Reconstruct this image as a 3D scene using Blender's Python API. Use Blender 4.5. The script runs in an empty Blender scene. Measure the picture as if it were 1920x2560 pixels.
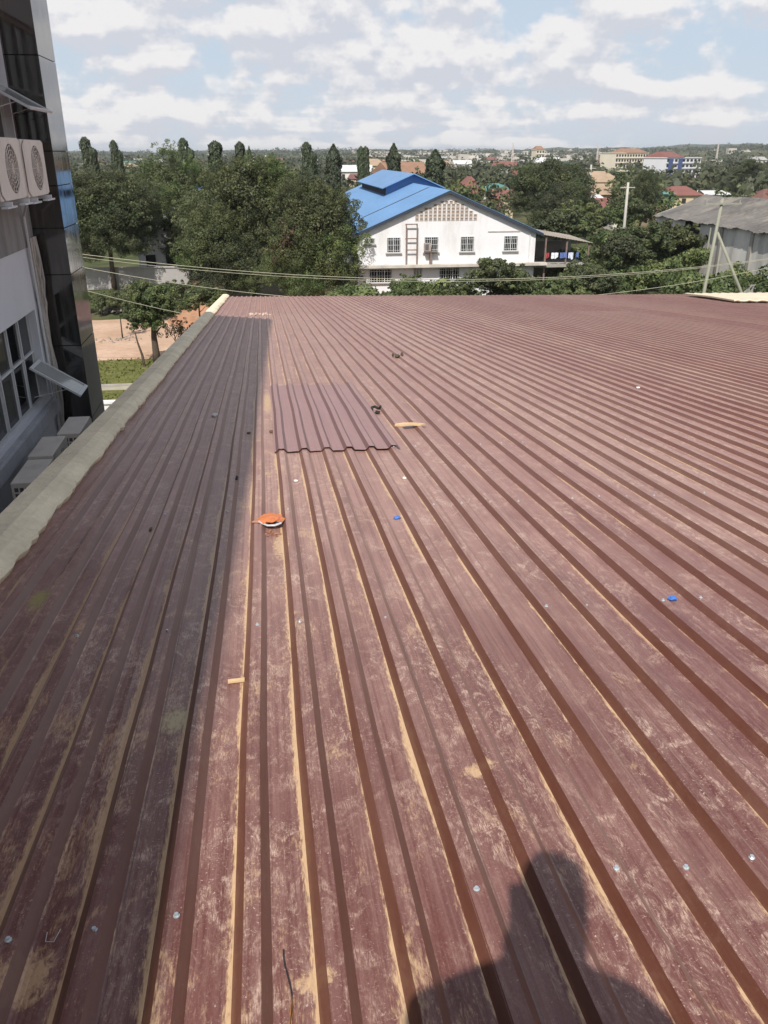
import bpy, bmesh, math, random
import numpy as np
from math import radians, sin, cos, tan, pi, sqrt, atan2
from mathutils import Vector, Matrix

# ------------------------------------------------------------------ camera, world, sun, exposure
SC = bpy.context.scene
COL = SC.collection
EYE = (0.0, 0.0, 12.0)
cam = bpy.data.cameras.new('camera')
cam.sensor_fit = 'VERTICAL'; cam.sensor_height = 36.0; cam.sensor_width = 27.0
cam.lens = 28.83
cam.clip_start = 0.02; cam.clip_end = 20000
co = bpy.data.objects.new('camera', cam); COL.objects.link(co)
co.location = EYE
co.rotation_euler = (radians(90 - 23.66), 0, radians(-8.2))
SC.camera = co

SUN_EL, SUN_AZ = radians(49.5), radians(20.3)          # light travels towards +Y, turned 20 deg to +X
LDIR = Vector((cos(SUN_EL)*sin(SUN_AZ), cos(SUN_EL)*cos(SUN_AZ), -sin(SUN_EL)))
sl = bpy.data.lights.new('sun', 'SUN'); sl.energy = 5.0; sl.angle = radians(0.55); sl.color = (1.0, 0.955, 0.895)
so = bpy.data.objects.new('sun', sl); COL.objects.link(so); so.location = (-20, -60, 90)
so.rotation_euler = LDIR.to_track_quat('-Z', 'Y').to_euler()

SC.view_settings.view_transform = 'Standard'
SC.view_settings.look = 'None'
SC.view_settings.exposure = 0.12
SC.view_settings.gamma = 1.0
SC.view_settings.use_curve_mapping = False
SC.cycles.max_bounces = 6; SC.cycles.diffuse_bounces = 3; SC.cycles.glossy_bounces = 4
SC.cycles.transparent_max_bounces = 8; SC.cycles.volume_bounces = 1
SC.cycles.use_denoising = True


# ------------------------------------------------------------------ node helpers
def nd(nt, typ, props=None, ins=None):
    n = nt.nodes.new(typ)
    for k_, v in (props or {}).items():
        setattr(n, k_, v)
    for k_, v in (ins or {}).items():
        s = n.inputs[k_]
        if isinstance(v, bpy.types.NodeSocket):
            nt.links.new(v, s)
        else:
            s.default_value = v
    return n


def c4(c):
    return (c[0], c[1], c[2], 1.0)


def MA(nt, op, a, b=0.0, clamp=False):
    return nd(nt, 'ShaderNodeMath', {'operation': op, 'use_clamp': clamp}, {0: a, 1: b}).outputs[0]


def VM(nt, op, a, b):
    return nd(nt, 'ShaderNodeVectorMath', {'operation': op}, {0: a, 1: b}).outputs[0]


def NOISE(nt, vec, scale, detail=4.0, rough=0.55, dist=0.0):
    return nd(nt, 'ShaderNodeTexNoise', None, {'Vector': vec, 'Scale': scale, 'Detail': detail, 'Roughness': rough, 'Distortion': dist}).outputs[0]


def MR(nt, v, a, b, c=0.0, d=1.0, smooth=False):
    return nd(nt, 'ShaderNodeMapRange', {'interpolation_type': 'SMOOTHSTEP' if smooth else 'LINEAR', 'clamp': True},
              {0: v, 1: a, 2: b, 3: c, 4: d}).outputs[0]


def MIX(nt, f, a, b):
    n = nt.nodes.new('ShaderNodeMix'); n.data_type = 'RGBA'
    for idx, v in ((0, f), (6, a), (7, b)):
        if isinstance(v, bpy.types.NodeSocket):
            nt.links.new(v, n.inputs[idx])
        else:
            n.inputs[idx].default_value = c4(v) if idx else v
    return n.outputs[2]


def newmat(name):
    m = bpy.data.materials.new(name); m.use_nodes = True
    nt = m.node_tree
    return m, nt, nt.nodes['Principled BSDF']


MATS = {}


def simple(name, col, rough=0.6, var=0.25, scale=2.0, metal=0.0, spec=0.4, grime=None, bump=0.0, stretch=(1, 1, 1)):
    """plain surface with uneven colour: large noise plus fine grain (world position)"""
    if name in MATS:
        return MATS[name]
    m, nt, p = newmat(name)
    pos = nd(nt, 'ShaderNodeNewGeometry').outputs['Position']
    v = VM(nt, 'MULTIPLY', pos, stretch)
    n1 = NOISE(nt, v, scale, 5)
    n2 = NOISE(nt, v, scale*9, 3)
    f = MR(nt, MA(nt, 'ADD', MA(nt, 'MULTIPLY', n1, 0.7), MA(nt, 'MULTIPLY', n2, 0.3)), 0.32, 0.68)
    a = tuple(c*(1-var) for c in col); b = tuple(min(1, c*(1+var*0.6)) for c in col)
    colr = MIX(nt, f, a, b)
    if grime:
        g = MR(nt, NOISE(nt, VM(nt, 'MULTIPLY', pos, (1.5, 1.5, 0.35)), scale*0.8, 6, 0.65), 0.5, 0.75)
        colr = MIX(nt, MA(nt, 'MULTIPLY', g, grime[1]), colr, grime[0])
    nt.links.new(colr, p.inputs['Base Color'])
    p.inputs['Roughness'].default_value = rough
    p.inputs['Metallic'].default_value = metal
    p.inputs['Specular IOR Level'].default_value = spec
    if bump:
        bn = nd(nt, 'ShaderNodeBump', None, {'Height': n2, 'Strength': bump, 'Distance': 0.02})
        nt.links.new(bn.outputs[0], p.inputs['Normal'])
    MATS[name] = m
    return m


# ------------------------------------------------------------------ world: Nishita sky with procedural cloud cover
W = bpy.data.worlds.new('World'); SC.world = W; W.use_nodes = True
wn = W.node_tree; wn.nodes.clear()
wo = wn.nodes.new('ShaderNodeOutputWorld')
sky = wn.nodes.new('ShaderNodeTexSky'); sky.sky_type = 'NISHITA'; sky.sun_disc = False
sky.sun_elevation = SUN_EL; sky.sun_rotation = SUN_AZ + pi
sky.altitude = 50; sky.air_density = 1.0; sky.dust_density = 1.5; sky.ozone_density = 1.0
d = nd(wn, 'ShaderNodeTexCoord').outputs['Generated']
sx = nd(wn, 'ShaderNodeSeparateXYZ', None, {0: d})
zc = MA(wn, 'MAXIMUM', sx.outputs[2], 0.0)


def cloud(dz):
    """cloud deck seen in perspective (coverage) plus puffs that stand up from it"""
    z_ = MA(wn, 'ADD', zc, dz)
    inv = MA(wn, 'DIVIDE', 1.0, MA(wn, 'ADD', z_, 0.085))
    v = nd(wn, 'ShaderNodeCombineXYZ', None, {0: MA(wn, 'MULTIPLY', sx.outputs[0], inv), 1: MA(wn, 'MULTIPLY', sx.outputs[1], inv), 2: 1.7}).outputs[0]
    big = NOISE(wn, v, 0.8, 3.0, 0.5)
    v2 = nd(wn, 'ShaderNodeCombineXYZ', None, {0: sx.outputs[0], 1: sx.outputs[1], 2: MA(wn, 'MULTIPLY', z_, 1.45)}).outputs[0]
    puff = NOISE(wn, v2, 13.0, 8.0, 0.55, 0.0)
    return MA(wn, 'ADD', MA(wn, 'MULTIPLY', big, 0.34), MA(wn, 'MULTIPLY', puff, 0.66))


c0 = cloud(0.0)
c1 = cloud(0.014)                                         # the same cloud a little higher up: tells tops from bases
cov = MA(wn, 'MULTIPLY', MR(wn, c0, 0.42, 0.515, smooth=True), MR(wn, sx.outputs[2], 0.2, 0.75, 1.0, 0.3))
lit = MR(wn, MA(wn, 'SUBTRACT', c0, c1), -0.04, 0.045)
ccol = MIX(wn, lit, (6.0, 6.15, 6.75), (8.45, 8.2, 8.15))
veil = MR(wn, sx.outputs[2], 0.0, 0.10, 0.65, 0.12)      # thin bright layer thickening towards the horizon
skyb = MIX(wn, MR(wn, sx.outputs[2], 0.12, 0.65, 0.85, 0.0), sky.outputs[0], (5.3, 6.35, 7.6))
base = MIX(wn, veil, skyb, (6.2, 6.5, 7.1))
fin = MIX(wn, MA(wn, 'MULTIPLY', cov, 0.9), base, ccol)
bg = nd(wn, 'ShaderNodeBackground', None, {'Color': fin, 'Strength': 0.1})
wn.links.new(bg.outputs[0], wo.inputs['Surface'])

# ------------------------------------------------------------------ scene helpers
RND = random.Random(7)
NPR = np.random.default_rng(11)


def tag(o, label=None, cat=None, group=None, kind=None):
    if label: o['label'] = label
    if cat: o['category'] = cat
    if group: o['group'] = group
    if kind: o['kind'] = kind
    return o


def thing(name, label, cat, loc=(0, 0, 0), group=None, rz=0.0):
    o = bpy.data.objects.new(name, None); COL.objects.link(o)
    o.location = loc; o.rotation_euler = (0, 0, rz); o.empty_display_size = 0.3
    return tag(o, label, cat, group)


def top_of(o):
    while o.parent:
        o = o.parent
    return o


def copy_tree(o, parent=None):
    c = o.copy(); COL.objects.link(c)
    if parent: c.parent = parent
    for ch in list(o.children):
        copy_tree(ch, c)
    return c


class MB:
    """collects faces and links them as one mesh object"""
    def __init__(s):
        s.v = []; s.f = []; s.m = []; s.cur = 0

    def add(s, vs, fs):
        b = len(s.v); s.v += [tuple(v) for v in vs]
        for f in fs:
            s.f.append(tuple(i+b for i in f)); s.m.append(s.cur)
        return s

    def box(s, x0, x1, y0, y1, z0, z1):
        vs = [(x0, y0, z0), (x1, y0, z0), (x1, y1, z0), (x0, y1, z0), (x0, y0, z1), (x1, y0, z1), (x1, y1, z1), (x0, y1, z1)]
        return s.add(vs, [(0, 3, 2, 1), (4, 5, 6, 7), (0, 1, 5, 4), (1, 2, 6, 5), (2, 3, 7, 6), (3, 0, 4, 7)])

    def obox(s, c, ax, ay, az):
        """box from centre and three half vectors"""
        c, ax, ay, az = Vector(c), Vector(ax), Vector(ay), Vector(az)
        vs = [c + i*ax + j*ay + k_*az for k_ in (-1, 1) for j in (-1, 1) for i in (-1, 1)]
        return s.add(vs, [(0, 2, 3, 1), (4, 5, 7, 6), (0, 1, 5, 4), (1, 3, 7, 5), (3, 2, 6, 7), (2, 0, 4, 6)])

    def prism(s, poly, axis, a, b):
        """poly: 2-D outline extruded along axis 'x','y' or 'z' from a to b"""
        def P(p, t):
            return (t, p[0], p[1]) if axis == 'x' else (p[0], t, p[1]) if axis == 'y' else (p[0], p[1], t)
        n = len(poly)
        vs = [P(p, a) for p in poly] + [P(p, b) for p in poly]
        fs = [tuple(range(n))[::-1], tuple(range(n, 2*n))] + [(i, (i+1) % n, (i+1) % n+n, i+n) for i in range(n)]
        return s.add(vs, fs)

    def tube(s, pts, r, n=6, r2=None, cap=True):
        pts = [Vector(p) for p in pts]; m = len(pts); vs = []
        for i, p in enumerate(pts):
            t = (pts[min(i+1, m-1)] - pts[max(i-1, 0)]).normalized()
            a = Vector((0, 0, 1)) if abs(t.z) < 0.9 else Vector((1, 0, 0))
            u = t.cross(a).normalized(); w = t.cross(u)
            rr = r if r2 is None else r + (r2-r)*i/(m-1)
            vs += [p + (u*cos(2*pi*j/n) + w*sin(2*pi*j/n))*rr for j in range(n)]
        fs = [(i*n+j, i*n+(j+1) % n, (i+1)*n+(j+1) % n, (i+1)*n+j) for i in range(m-1) for j in range(n)]
        if cap:
            fs += [tuple(range(n))[::-1], tuple(range((m-1)*n, m*n))]
        return s.add(vs, fs)

    def build(s, name, mats, parent=None, smooth=False, fix=True):
        me = bpy.data.meshes.new(name)
        off = Vector(top_of(parent).location) if parent else Vector((0, 0, 0))
        me.from_pydata([tuple(Vector(v)-off) for v in s.v], [], s.f)
        ml = mats if isinstance(mats, (list, tuple)) else [mats]
        for m in ml: me.materials.append(m)
        if len(ml) > 1: me.polygons.foreach_set('material_index', s.m)
        if fix:
            bm = bmesh.new(); bm.from_mesh(me); bmesh.ops.recalc_face_normals(bm, faces=bm.faces); bm.to_mesh(me); bm.free()
        if smooth: me.polygons.foreach_set('use_smooth', [True]*len(me.polygons))
        me.update()
        o = bpy.data.objects.new(name, me); COL.objects.link(o)
        if parent: o.parent = parent
        return o


def solo(name, mb, mat, label, cat, base, group=None, smooth=False):
    """a thing that is a single mesh, its origin at its base"""
    me_o = mb.build(name, mat, None, smooth)
    me_o.data.transform(Matrix.Translation(-Vector(base))); me_o.location = base
    return tag(me_o, label, cat, group)


def np_mesh(name, verts, quads, tint, mat):
    me = bpy.data.meshes.new(name)
    nv, nq = len(verts), len(quads)
    me.vertices.add(nv); me.vertices.foreach_set('co', np.asarray(verts, np.float32).ravel())
    me.loops.add(nq*4); me.loops.foreach_set('vertex_index', np.asarray(quads, np.int32).ravel())
    me.polygons.add(nq); me.polygons.foreach_set('loop_start', np.arange(0, nq*4, 4, dtype=np.int32))
    me.polygons.foreach_set('loop_total', np.full(nq, 4, np.int32))
    at = me.attributes.new('tint', 'FLOAT', 'FACE'); at.data.foreach_set('value', np.asarray(tint, np.float32))
    me.materials.append(mat); me.update(calc_edges=True); me.validate()
    return me


S_Y, S_X, RZ = 0.1105, 0.018, 10.4                       # the metal roof falls away from the camera and a little to the right


def rz(x, y):
    return RZ - S_Y*y - S_X*x


def terr(x, y):
    r = sqrt(x*x + y*y)
    t = max(0.0, min(1.0, (r-500)/1900)); t = t*t*(3-2*t)
    a = atan2(x, y)
    h = 9 + 12*max(0.0, min(1.0, (a-0.32)/0.22)) - 6*max(0.0, min(1.0, (0.1-a)/0.3))
    return t*(h + 2.5*sin(x*0.004+1)*cos(y*0.003) + 1.5*sin(x*0.011))


# ------------------------------------------------------------------ materials
def roof_material(name, clean=False):
    m, nt, p = newmat(name)
    g = nd(nt, 'ShaderNodeNewGeometry')
    pos = g.outputs['Position']
    px = nd(nt, 'ShaderNodeSeparateXYZ', None, {0: pos})
    nz = nd(nt, 'ShaderNodeSeparateXYZ', None, {0: g.outputs['True Normal']}).outputs[2]
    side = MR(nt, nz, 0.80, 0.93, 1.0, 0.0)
    foot = nd(nt, 'ShaderNodeAttribute', {'attribute_name': 'foot'}).outputs['Fac']
    lap = nd(nt, 'ShaderNodeAttribute', {'attribute_name': 'edge'}).outputs['Fac']
    rnd = nd(nt, 'ShaderNodeObjectInfo').outputs['Random']

    def N(x, y, det=4, ro=0.6, di=0.0):
        return NOISE(nt, VM(nt, 'MULTIPLY', pos, (x, y, 0)), 1.0, det, ro, di)
    streak, fine, patch, big, grain = N(46, 0.9, 5), N(170, 7, 3), N(3.4, 1.3, 5, 0.65, 0.5), N(0.35, 0.18, 3, 0.5), N(150, 110, 4, 0.7)
    dline = MR(nt, N(95, 0.30, 3), 0.50, 0.64)
    if clean:
        maroon = MIX(nt, fine, (0.195, 0.092, 0.088), (0.23, 0.112, 0.108))
        dustc = MIX(nt, patch, (0.28, 0.155, 0.150), (0.34, 0.20, 0.19))
    else:
        maroon = MIX(nt, fine, (0.086, 0.019, 0.0155), (0.136, 0.037, 0.030))
        dustc = MIX(nt, patch, (0.245, 0.116, 0.100), (0.430, 0.258, 0.215))
    # colour turns paler and pinker with distance along the ribs, less so to the right
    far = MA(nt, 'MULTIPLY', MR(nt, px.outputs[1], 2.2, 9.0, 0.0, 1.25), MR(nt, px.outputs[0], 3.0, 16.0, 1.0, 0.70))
    dd = MA(nt, 'ADD', MA(nt, 'MULTIPLY', streak, 0.9), MA(nt, 'ADD', MA(nt, 'MULTIPLY', patch, 0.75), MA(nt, 'MULTIPLY', big, 0.4)))
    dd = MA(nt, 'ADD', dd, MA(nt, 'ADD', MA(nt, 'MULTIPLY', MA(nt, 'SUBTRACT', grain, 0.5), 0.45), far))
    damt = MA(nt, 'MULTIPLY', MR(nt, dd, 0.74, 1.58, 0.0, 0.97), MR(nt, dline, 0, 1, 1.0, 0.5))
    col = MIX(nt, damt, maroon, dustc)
    # soft pale smears with a brushed grain, a few scratches, chalky specks
    clus = MA(nt, 'ADD', MR(nt, N(2.3, 1.2, 4, 0.6, 0.6), 0.38, 0.60), MR(nt, px.outputs[1], 1.0, 4.5, 0.08, 0.0), True)
    grainy = MR(nt, N(270, 34, 5, 0.75), 0.42, 0.60)
    smear = MA(nt, 'MULTIPLY', MA(nt, 'MULTIPLY', MR(nt, N(13, 7.5, 7, 0.70, 1.3), 0.50, 0.62), grainy), clus)
    fibre = MA(nt, 'MULTIPLY', MR(nt, N(240, 11, 6, 0.78), 0.53, 0.66), MR(nt, clus, 0, 1, 0.25, 1.0))
    scr = MA(nt, 'MULTIPLY', MR(nt, N(46, 52, 7, 0.76, 2.4), 0.585, 0.65), clus)
    drag = MA(nt, 'MULTIPLY', MR(nt, N(75, 2.6, 5, 0.7, 0.2), 0.58, 0.70), grainy)
    k_ = 0.15 if clean else 1.0
    col = MIX(nt, MA(nt, 'MULTIPLY', fibre, 0.42*k_), col, (0.40, 0.24, 0.19))
    col = MIX(nt, MA(nt, 'MULTIPLY', drag, 0.40*k_), col, (0.44, 0.28, 0.22))
    col = MIX(nt, MA(nt, 'MULTIPLY', smear, 0.85*k_), col, (0.64, 0.46, 0.355))
    col = MIX(nt, MA(nt, 'MULTIPLY', scr, 0.75*k_), col, (0.66, 0.50, 0.41))
    spk = MA(nt, 'MULTIPLY', MR(nt, N(105, 105, 3, 0.6), 0.64, 0.72), MR(nt, clus, 0, 1, 0.4, 1.0))
    col = MIX(nt, MA(nt, 'MULTIPLY', spk, 0.85*k_), col, (0.62, 0.48, 0.40))
    # yellow silt washed against the foot of the ribs: strong in some runs, missing in others, soft towards the pan
    if not clean:
        sl_ = N(4.6, 0.75, 6, 0.72)
        sl2 = N(150, 26, 6, 0.75)
        zone = MA(nt, 'MULTIPLY', MR(nt, MA(nt, 'ABSOLUTE', MA(nt, 'ADD', px.outputs[0], 0.02)), 0.25, 1.3, 0.30, 0.0), 1.0)
        zone = MA(nt, 'ADD', zone, MA(nt, 'MULTIPLY', MR(nt, px.outputs[0], -.55, -.3, 0.34, 0.0), MR(nt, px.outputs[1], 2.6, 5.0, 1.0, 0.0)))
        f2 = MA(nt, 'ADD', foot, MA(nt, 'MULTIPLY', MA(nt, 'SUBTRACT', sl2, 0.5), 1.1))
        thr = MA(nt, 'SUBTRACT', MR(nt, sl_, 0.38, 0.62, 1.30, 0.56), zone)
        silt = MA(nt, 'MULTIPLY', MR(nt, MA(nt, 'SUBTRACT', f2, thr), -0.02, 0.26), MR(nt, foot, 0.04, 0.25))
        siltc = MIX(nt, sl2, (0.40, 0.24, 0.13), (0.74, 0.50, 0.29))
        col = MIX(nt, MA(nt, 'MULTIPLY', silt, 0.95), col, siltc)
        bl = MR(nt, MA(nt, 'ADD', N(5.2, 2.6, 6, 0.7, 0.6), MA(nt, 'ADD', MA(nt, 'MULTIPLY', MA(nt, 'SUBTRACT', sl2, 0.5), 0.6), MA(nt, 'MULTIPLY', zone, 0.25))), 0.64, 0.80)
        col = MIX(nt, MA(nt, 'MULTIPLY', bl, 0.75), col, siltc)
        # a few splashes of dried mud and litter with places of their own
        for (ax, ay, rx, ry, cc) in ((-.40, 2.48, .060, .10, (0.46, 0.37, 0.20)), (-1.16, 3.68, .055, .13, (0.36, 0.31, 0.09)), (.60, 2.03, .06, .04, siltc), (.03, 1.30, .05, .035, siltc), (-.63, 1.40, .07, .09, siltc), (.02, 4.30, .05, .26, siltc), (-.02, 9.2, .06, .8, siltc)):
            dx = MA(nt, 'DIVIDE', MA(nt, 'SUBTRACT', px.outputs[0], ax), rx); dy = MA(nt, 'DIVIDE', MA(nt, 'SUBTRACT', px.outputs[1], ay), ry)
            dist = MA(nt, 'ADD', MA(nt, 'MULTIPLY', dx, dx), MA(nt, 'MULTIPLY', dy, dy))
            mk = MR(nt, MA(nt, 'ADD', dist, MA(nt, 'MULTIPLY', MA(nt, 'SUBTRACT', N(60, 34, 6, 0.75, .5), 0.5), 4.5)), 0.2, 1.0, 0.85, 0.0)
            col = MIX(nt, mk, col, cc)
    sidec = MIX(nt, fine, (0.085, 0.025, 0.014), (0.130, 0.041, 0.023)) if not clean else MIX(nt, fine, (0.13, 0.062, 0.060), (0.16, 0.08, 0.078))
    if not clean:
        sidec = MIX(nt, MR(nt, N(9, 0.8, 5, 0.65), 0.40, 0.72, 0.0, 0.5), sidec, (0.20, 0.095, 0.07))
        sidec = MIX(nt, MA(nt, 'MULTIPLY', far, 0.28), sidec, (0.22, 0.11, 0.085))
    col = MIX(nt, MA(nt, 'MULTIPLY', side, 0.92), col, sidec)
    col = MIX(nt, MA(nt, 'MULTIPLY', lap, 0.65), col, (0.06, 0.035, 0.03))
    hs = nd(nt, 'ShaderNodeHueSaturation', None, {'Hue': MR(nt, rnd, 0, 1, 0.494, 0.506), 'Saturation': MR(nt, rnd, 0, 1, 1.06, 0.94), 'Value': MR(nt, rnd, 0, 1, 0.90, 1.10), 'Fac': 1.0, 'Color': col})
    nt.links.new(hs.outputs[0], p.inputs['Base Color'])
    nt.links.new(MR(nt, damt, 0.0, 0.8, 0.32, 0.46), p.inputs['Roughness'])
    p.inputs['Specular IOR Level'].default_value = 0.5
    p.inputs['Sheen Weight'].default_value = 0.1 if clean else 0.45
    p.inputs['Sheen Roughness'].default_value = 0.22
    p.inputs['Sheen Tint'].default_value = (1.0, 0.74, 0.66, 1)
    wob = N(5, 1.3, 2)
    hh = MA(nt, 'ADD', MA(nt, 'MULTIPLY', wob, 0.02), MA(nt, 'MULTIPLY', streak, 0.0012))
    bn = nd(nt, 'ShaderNodeBump', None, {'Height': hh, 'Strength': 0.5, 'Distance': 1.0})
    nt.links.new(bn.outputs[0], p.inputs['Normal'])
    return m


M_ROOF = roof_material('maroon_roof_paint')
M_SHEET = roof_material('maroon_clean_sheet', True)


def leaf_material(name, dark, mid, light, trans=0.3):
    m, nt, p = newmat(name)
    t = nd(nt, 'ShaderNodeAttribute', {'attribute_name': 'tint'}).outputs['Fac']
    rnd = nd(nt, 'ShaderNodeObjectInfo').outputs['Random']
    col = MIX(nt, MR(nt, t, 0.0, 0.6), dark, mid)
    col = MIX(nt, MR(nt, t, 0.6, 1.0), col, light)
    hsv = nd(nt, 'ShaderNodeHueSaturation', None, {'Hue': MR(nt, rnd, 0, 1, 0.485, 0.51), 'Saturation': MR(nt, rnd, 0, 1, 0.8, 1.0),
             'Value': MR(nt, rnd, 0, 1, 0.85, 1.15), 'Fac': 1.0, 'Color': col})
    c = hsv.outputs[0]
    nt.links.new(c, p.inputs['Base Color'])
    p.inputs['Roughness'].default_value = 0.55; p.inputs['Specular IOR Level'].default_value = 0.3
    tr = nd(nt, 'ShaderNodeBsdfTranslucent', None, {'Color': c})
    mx = nd(nt, 'ShaderNodeMixShader', None, {0: trans, 1: p.outputs[0], 2: tr.outputs[0]})
    nt.links.new(mx.outputs[0], nt.nodes['Material Output'].inputs['Surface'])
    return m


L_OLIVE = leaf_material('olive_leaves', (0.052, 0.070, 0.024), (0.108, 0.132, 0.044), (0.190, 0.190, 0.070))
L_GREEN = leaf_material('green_leaves', (0.059, 0.084, 0.028), (0.119, 0.157, 0.053), (0.210, 0.238, 0.084))
L_DARK = leaf_material('dark_leaves', (0.041, 0.055, 0.024), (0.079, 0.096, 0.038), (0.138, 0.146, 0.060), 0.2)
L_COL = leaf_material('column_tree_leaves', (0.039, 0.055, 0.030), (0.071, 0.094, 0.044), (0.115, 0.132, 0.057), 0.18)
L_BROWN = leaf_material('dry_leaves', (0.06, 0.045, 0.022), (0.12, 0.080, 0.040), (0.18, 0.12, 0.06))
M_BARK = simple('bark', (0.085, 0.062, 0.045), 0.9, 0.4, 6, stretch=(1, 1, .3))
M_WHITE = simple('white_wall_paint', (0.71, 0.705, 0.71), 0.8, 0.07, 0.5, grime=((0.40, 0.34, 0.28), 0.5))
M_WHITEFRAME = simple('white_window_frame', (0.62, 0.62, 0.61), 0.5, 0.1, 3)
M_GLASS = simple('dark_window_glass', (0.012, 0.014, 0.015), 0.07, 0.2, 1.5, spec=0.5)
M_BAR = simple('painted_steel_bar', (0.10, 0.085, 0.075), 0.6, 0.2, 3)
M_BROWNSTEEL = simple('brown_steel', (0.20, 0.145, 0.12), 0.7, 0.25, 3)
M_CONC = simple('grey_concrete', (0.33, 0.31, 0.28), 0.9, 0.2, 1.2, bump=0.3)
M_DARK = simple('dark_opening', (0.025, 0.024, 0.022), 0.9, 0.3, 2)
M_POLE = simple('pole_concrete', (0.40, 0.385, 0.34), 0.85, 0.15, 1.5)
M_WOODPOLE = simple('pole_wood', (0.27, 0.27, 0.21), 0.85, 0.2, 2.5, stretch=(3, 3, .4))
M_WIRE = simple('wire', (0.36, 0.34, 0.25), 0.6, 0.1, 1)


# ------------------------------------------------------------------ ground and terrain
def ground():
    m, nt, p = newmat('ground_scrub')
    pos = nd(nt, 'ShaderNodeNewGeometry').outputs['Position']
    a = NOISE(nt, pos, 0.02, 6, 0.6); b = NOISE(nt, pos, 0.35, 5, 0.65)
    col = MIX(nt, MR(nt, b, 0.35, 0.65), (0.045, 0.058, 0.022), (0.085, 0.095, 0.042))
    col = MIX(nt, MR(nt, a, 0.50, 0.62), col, (0.19, 0.135, 0.085))
    nt.links.new(col, p.inputs['Base Color']); p.inputs['Roughness'].default_value = 0.95; p.inputs['Specular IOR Level'].default_value = 0.1
    rad = [0.0] + list(np.geomspace(10, 9000, 60)); na = 120
    vs, fs = [], []
    for r in rad:
        for j in range(na):
            x, y = r*sin(2*pi*j/na), r*cos(2*pi*j/na); vs.append((x, y, terr(x, y) if y > 0 else 0.0))
    for i in range(len(rad)-1):
        for j in range(na):
            fs.append((i*na+j, i*na+(j+1) % na, (i+1)*na+(j+1) % na, (i+1)*na+j))
    mb = MB(); mb.add(vs, fs)
    o = mb.build('ground', m, None, True); tag(o, kind='structure')
    return o


ground()


def sheet(name, poly, z, mat, n=10):
    mb = MB(); mb.add([(x, y, z) for x, y in poly], [tuple(range(len(poly)))])
    return tag(mb.build(name, mat), kind='structure')


def yard_mats():
    m, nt, p = newmat('sandy_soil')
    pos = nd(nt, 'ShaderNodeNewGeometry').outputs['Position']
    a = NOISE(nt, pos, 0.35, 6, 0.65); b = NOISE(nt, VM(nt, 'MULTIPLY', pos, (1, 3, 1)), 1.6, 5, 0.65)
    col = MIX(nt, MR(nt, a, 0.35, 0.65), (0.40, 0.265, 0.18), (0.52, 0.37, 0.27))
    col = MIX(nt, MA(nt, 'MULTIPLY', MR(nt, b, 0.52, 0.66), 0.55), col, (0.26, 0.18, 0.12))
    nt.links.new(col, p.inputs['Base Color']); p.inputs['Roughness'].default_value = 0.95; p.inputs['Specular IOR Level'].default_value = 0.1
    m2, nt, p = newmat('short_grass')
    pos = nd(nt, 'ShaderNodeNewGeometry').outputs['Position']
    a = NOISE(nt, VM(nt, 'MULTIPLY', pos, (1, 2, 1)), 0.9, 6, 0.7); b = NOISE(nt, pos, 7.0, 3, 0.6)
    col = MIX(nt, MR(nt, a, 0.35, 0.65), (0.085, 0.095, 0.025), (0.165, 0.165, 0.055))
    col = MIX(nt, MA(nt, 'MULTIPLY', MR(nt, b, 0.5, 0.7), 0.4), col, (0.06, 0.075, 0.02))
    nt.links.new(col, p.inputs['Base Color']); p.inputs['Roughness'].default_value = 0.95; p.inputs['Specular IOR Level'].default_value = 0.1
    return m, m2


M_SAND, M_GRASS = yard_mats()
sheet('sand_yard', [(-34, 53.2), (-22, 53.4), (-14, 53.1), (-3, 53.3), (12, 53.0), (12, 66.5), (-3, 68.5), (-13, 67.2), (-22, 68.6), (-34, 68)], 0.012, M_SAND)
sheet('lawn', [(-34, 39), (12, 39), (12, 53.0), (-3, 53.3), (-14, 53.1), (-22, 53.4), (-34, 53.2)], 0.008, M_GRASS)
sheet('kerb_path', [(-34, 45.9), (12, 45.7), (12, 46.5), (-34, 46.6)], 0.014, simple('pale_path', (0.36, 0.32, 0.24), 0.9, 0.2, 1.5))
kb = MB(); kb.box(-34, 12, 46.6, 46.75, 0, 0.12)
tag(kb.build('kerb', M_CONC), kind='structure')


def grass_tufts():
    n = 5200
    x = NPR.uniform(-24, 4, n); y = NPR.uniform(42.5, 53.4, n)
    keep = (y < 45.6) | (y > 46.9); x, y = x[keep], y[keep]; n = len(x)
    h = NPR.uniform(0.04, 0.13, n); w = NPR.uniform(0.03, 0.09, n); a = NPR.uniform(0, 2*pi, n)
    dx, dy = np.cos(a)*w, np.sin(a)*w
    V = np.zeros((n, 4, 3))
    V[:, 0] = np.c_[x-dx, y-dy, np.full(n, 0.01)]; V[:, 1] = np.c_[x+dx, y+dy, np.full(n, 0.01)]
    V[:, 2] = np.c_[x+dx*.5+.02, y+dy*.5, h]; V[:, 3] = np.c_[x-dx*.6, y-dy*.6, h*0.8]
    me = np_mesh('grass', V.reshape(-1, 3), np.arange(n*4).reshape(-1, 4), NPR.random(n),
                 leaf_material('grass_blades', (0.09, 0.10, 0.025), (0.14, 0.15, 0.045), (0.22, 0.20, 0.08)))
    o = bpy.data.objects.new('grass', me); COL.objects.link(o); tag(o, kind='stuff')


grass_tufts()

# ------------------------------------------------------------------ the low building with the maroon metal roof
X0, Y0, Y1 = -1.40, -5.0, 35.45
PITCH, RIB0 = 0.192, 0.270
low = thing('metal_roofed_building', 'low building whose maroon ribbed metal roof fills the foreground', 'building', (8, 15, 0))


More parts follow.
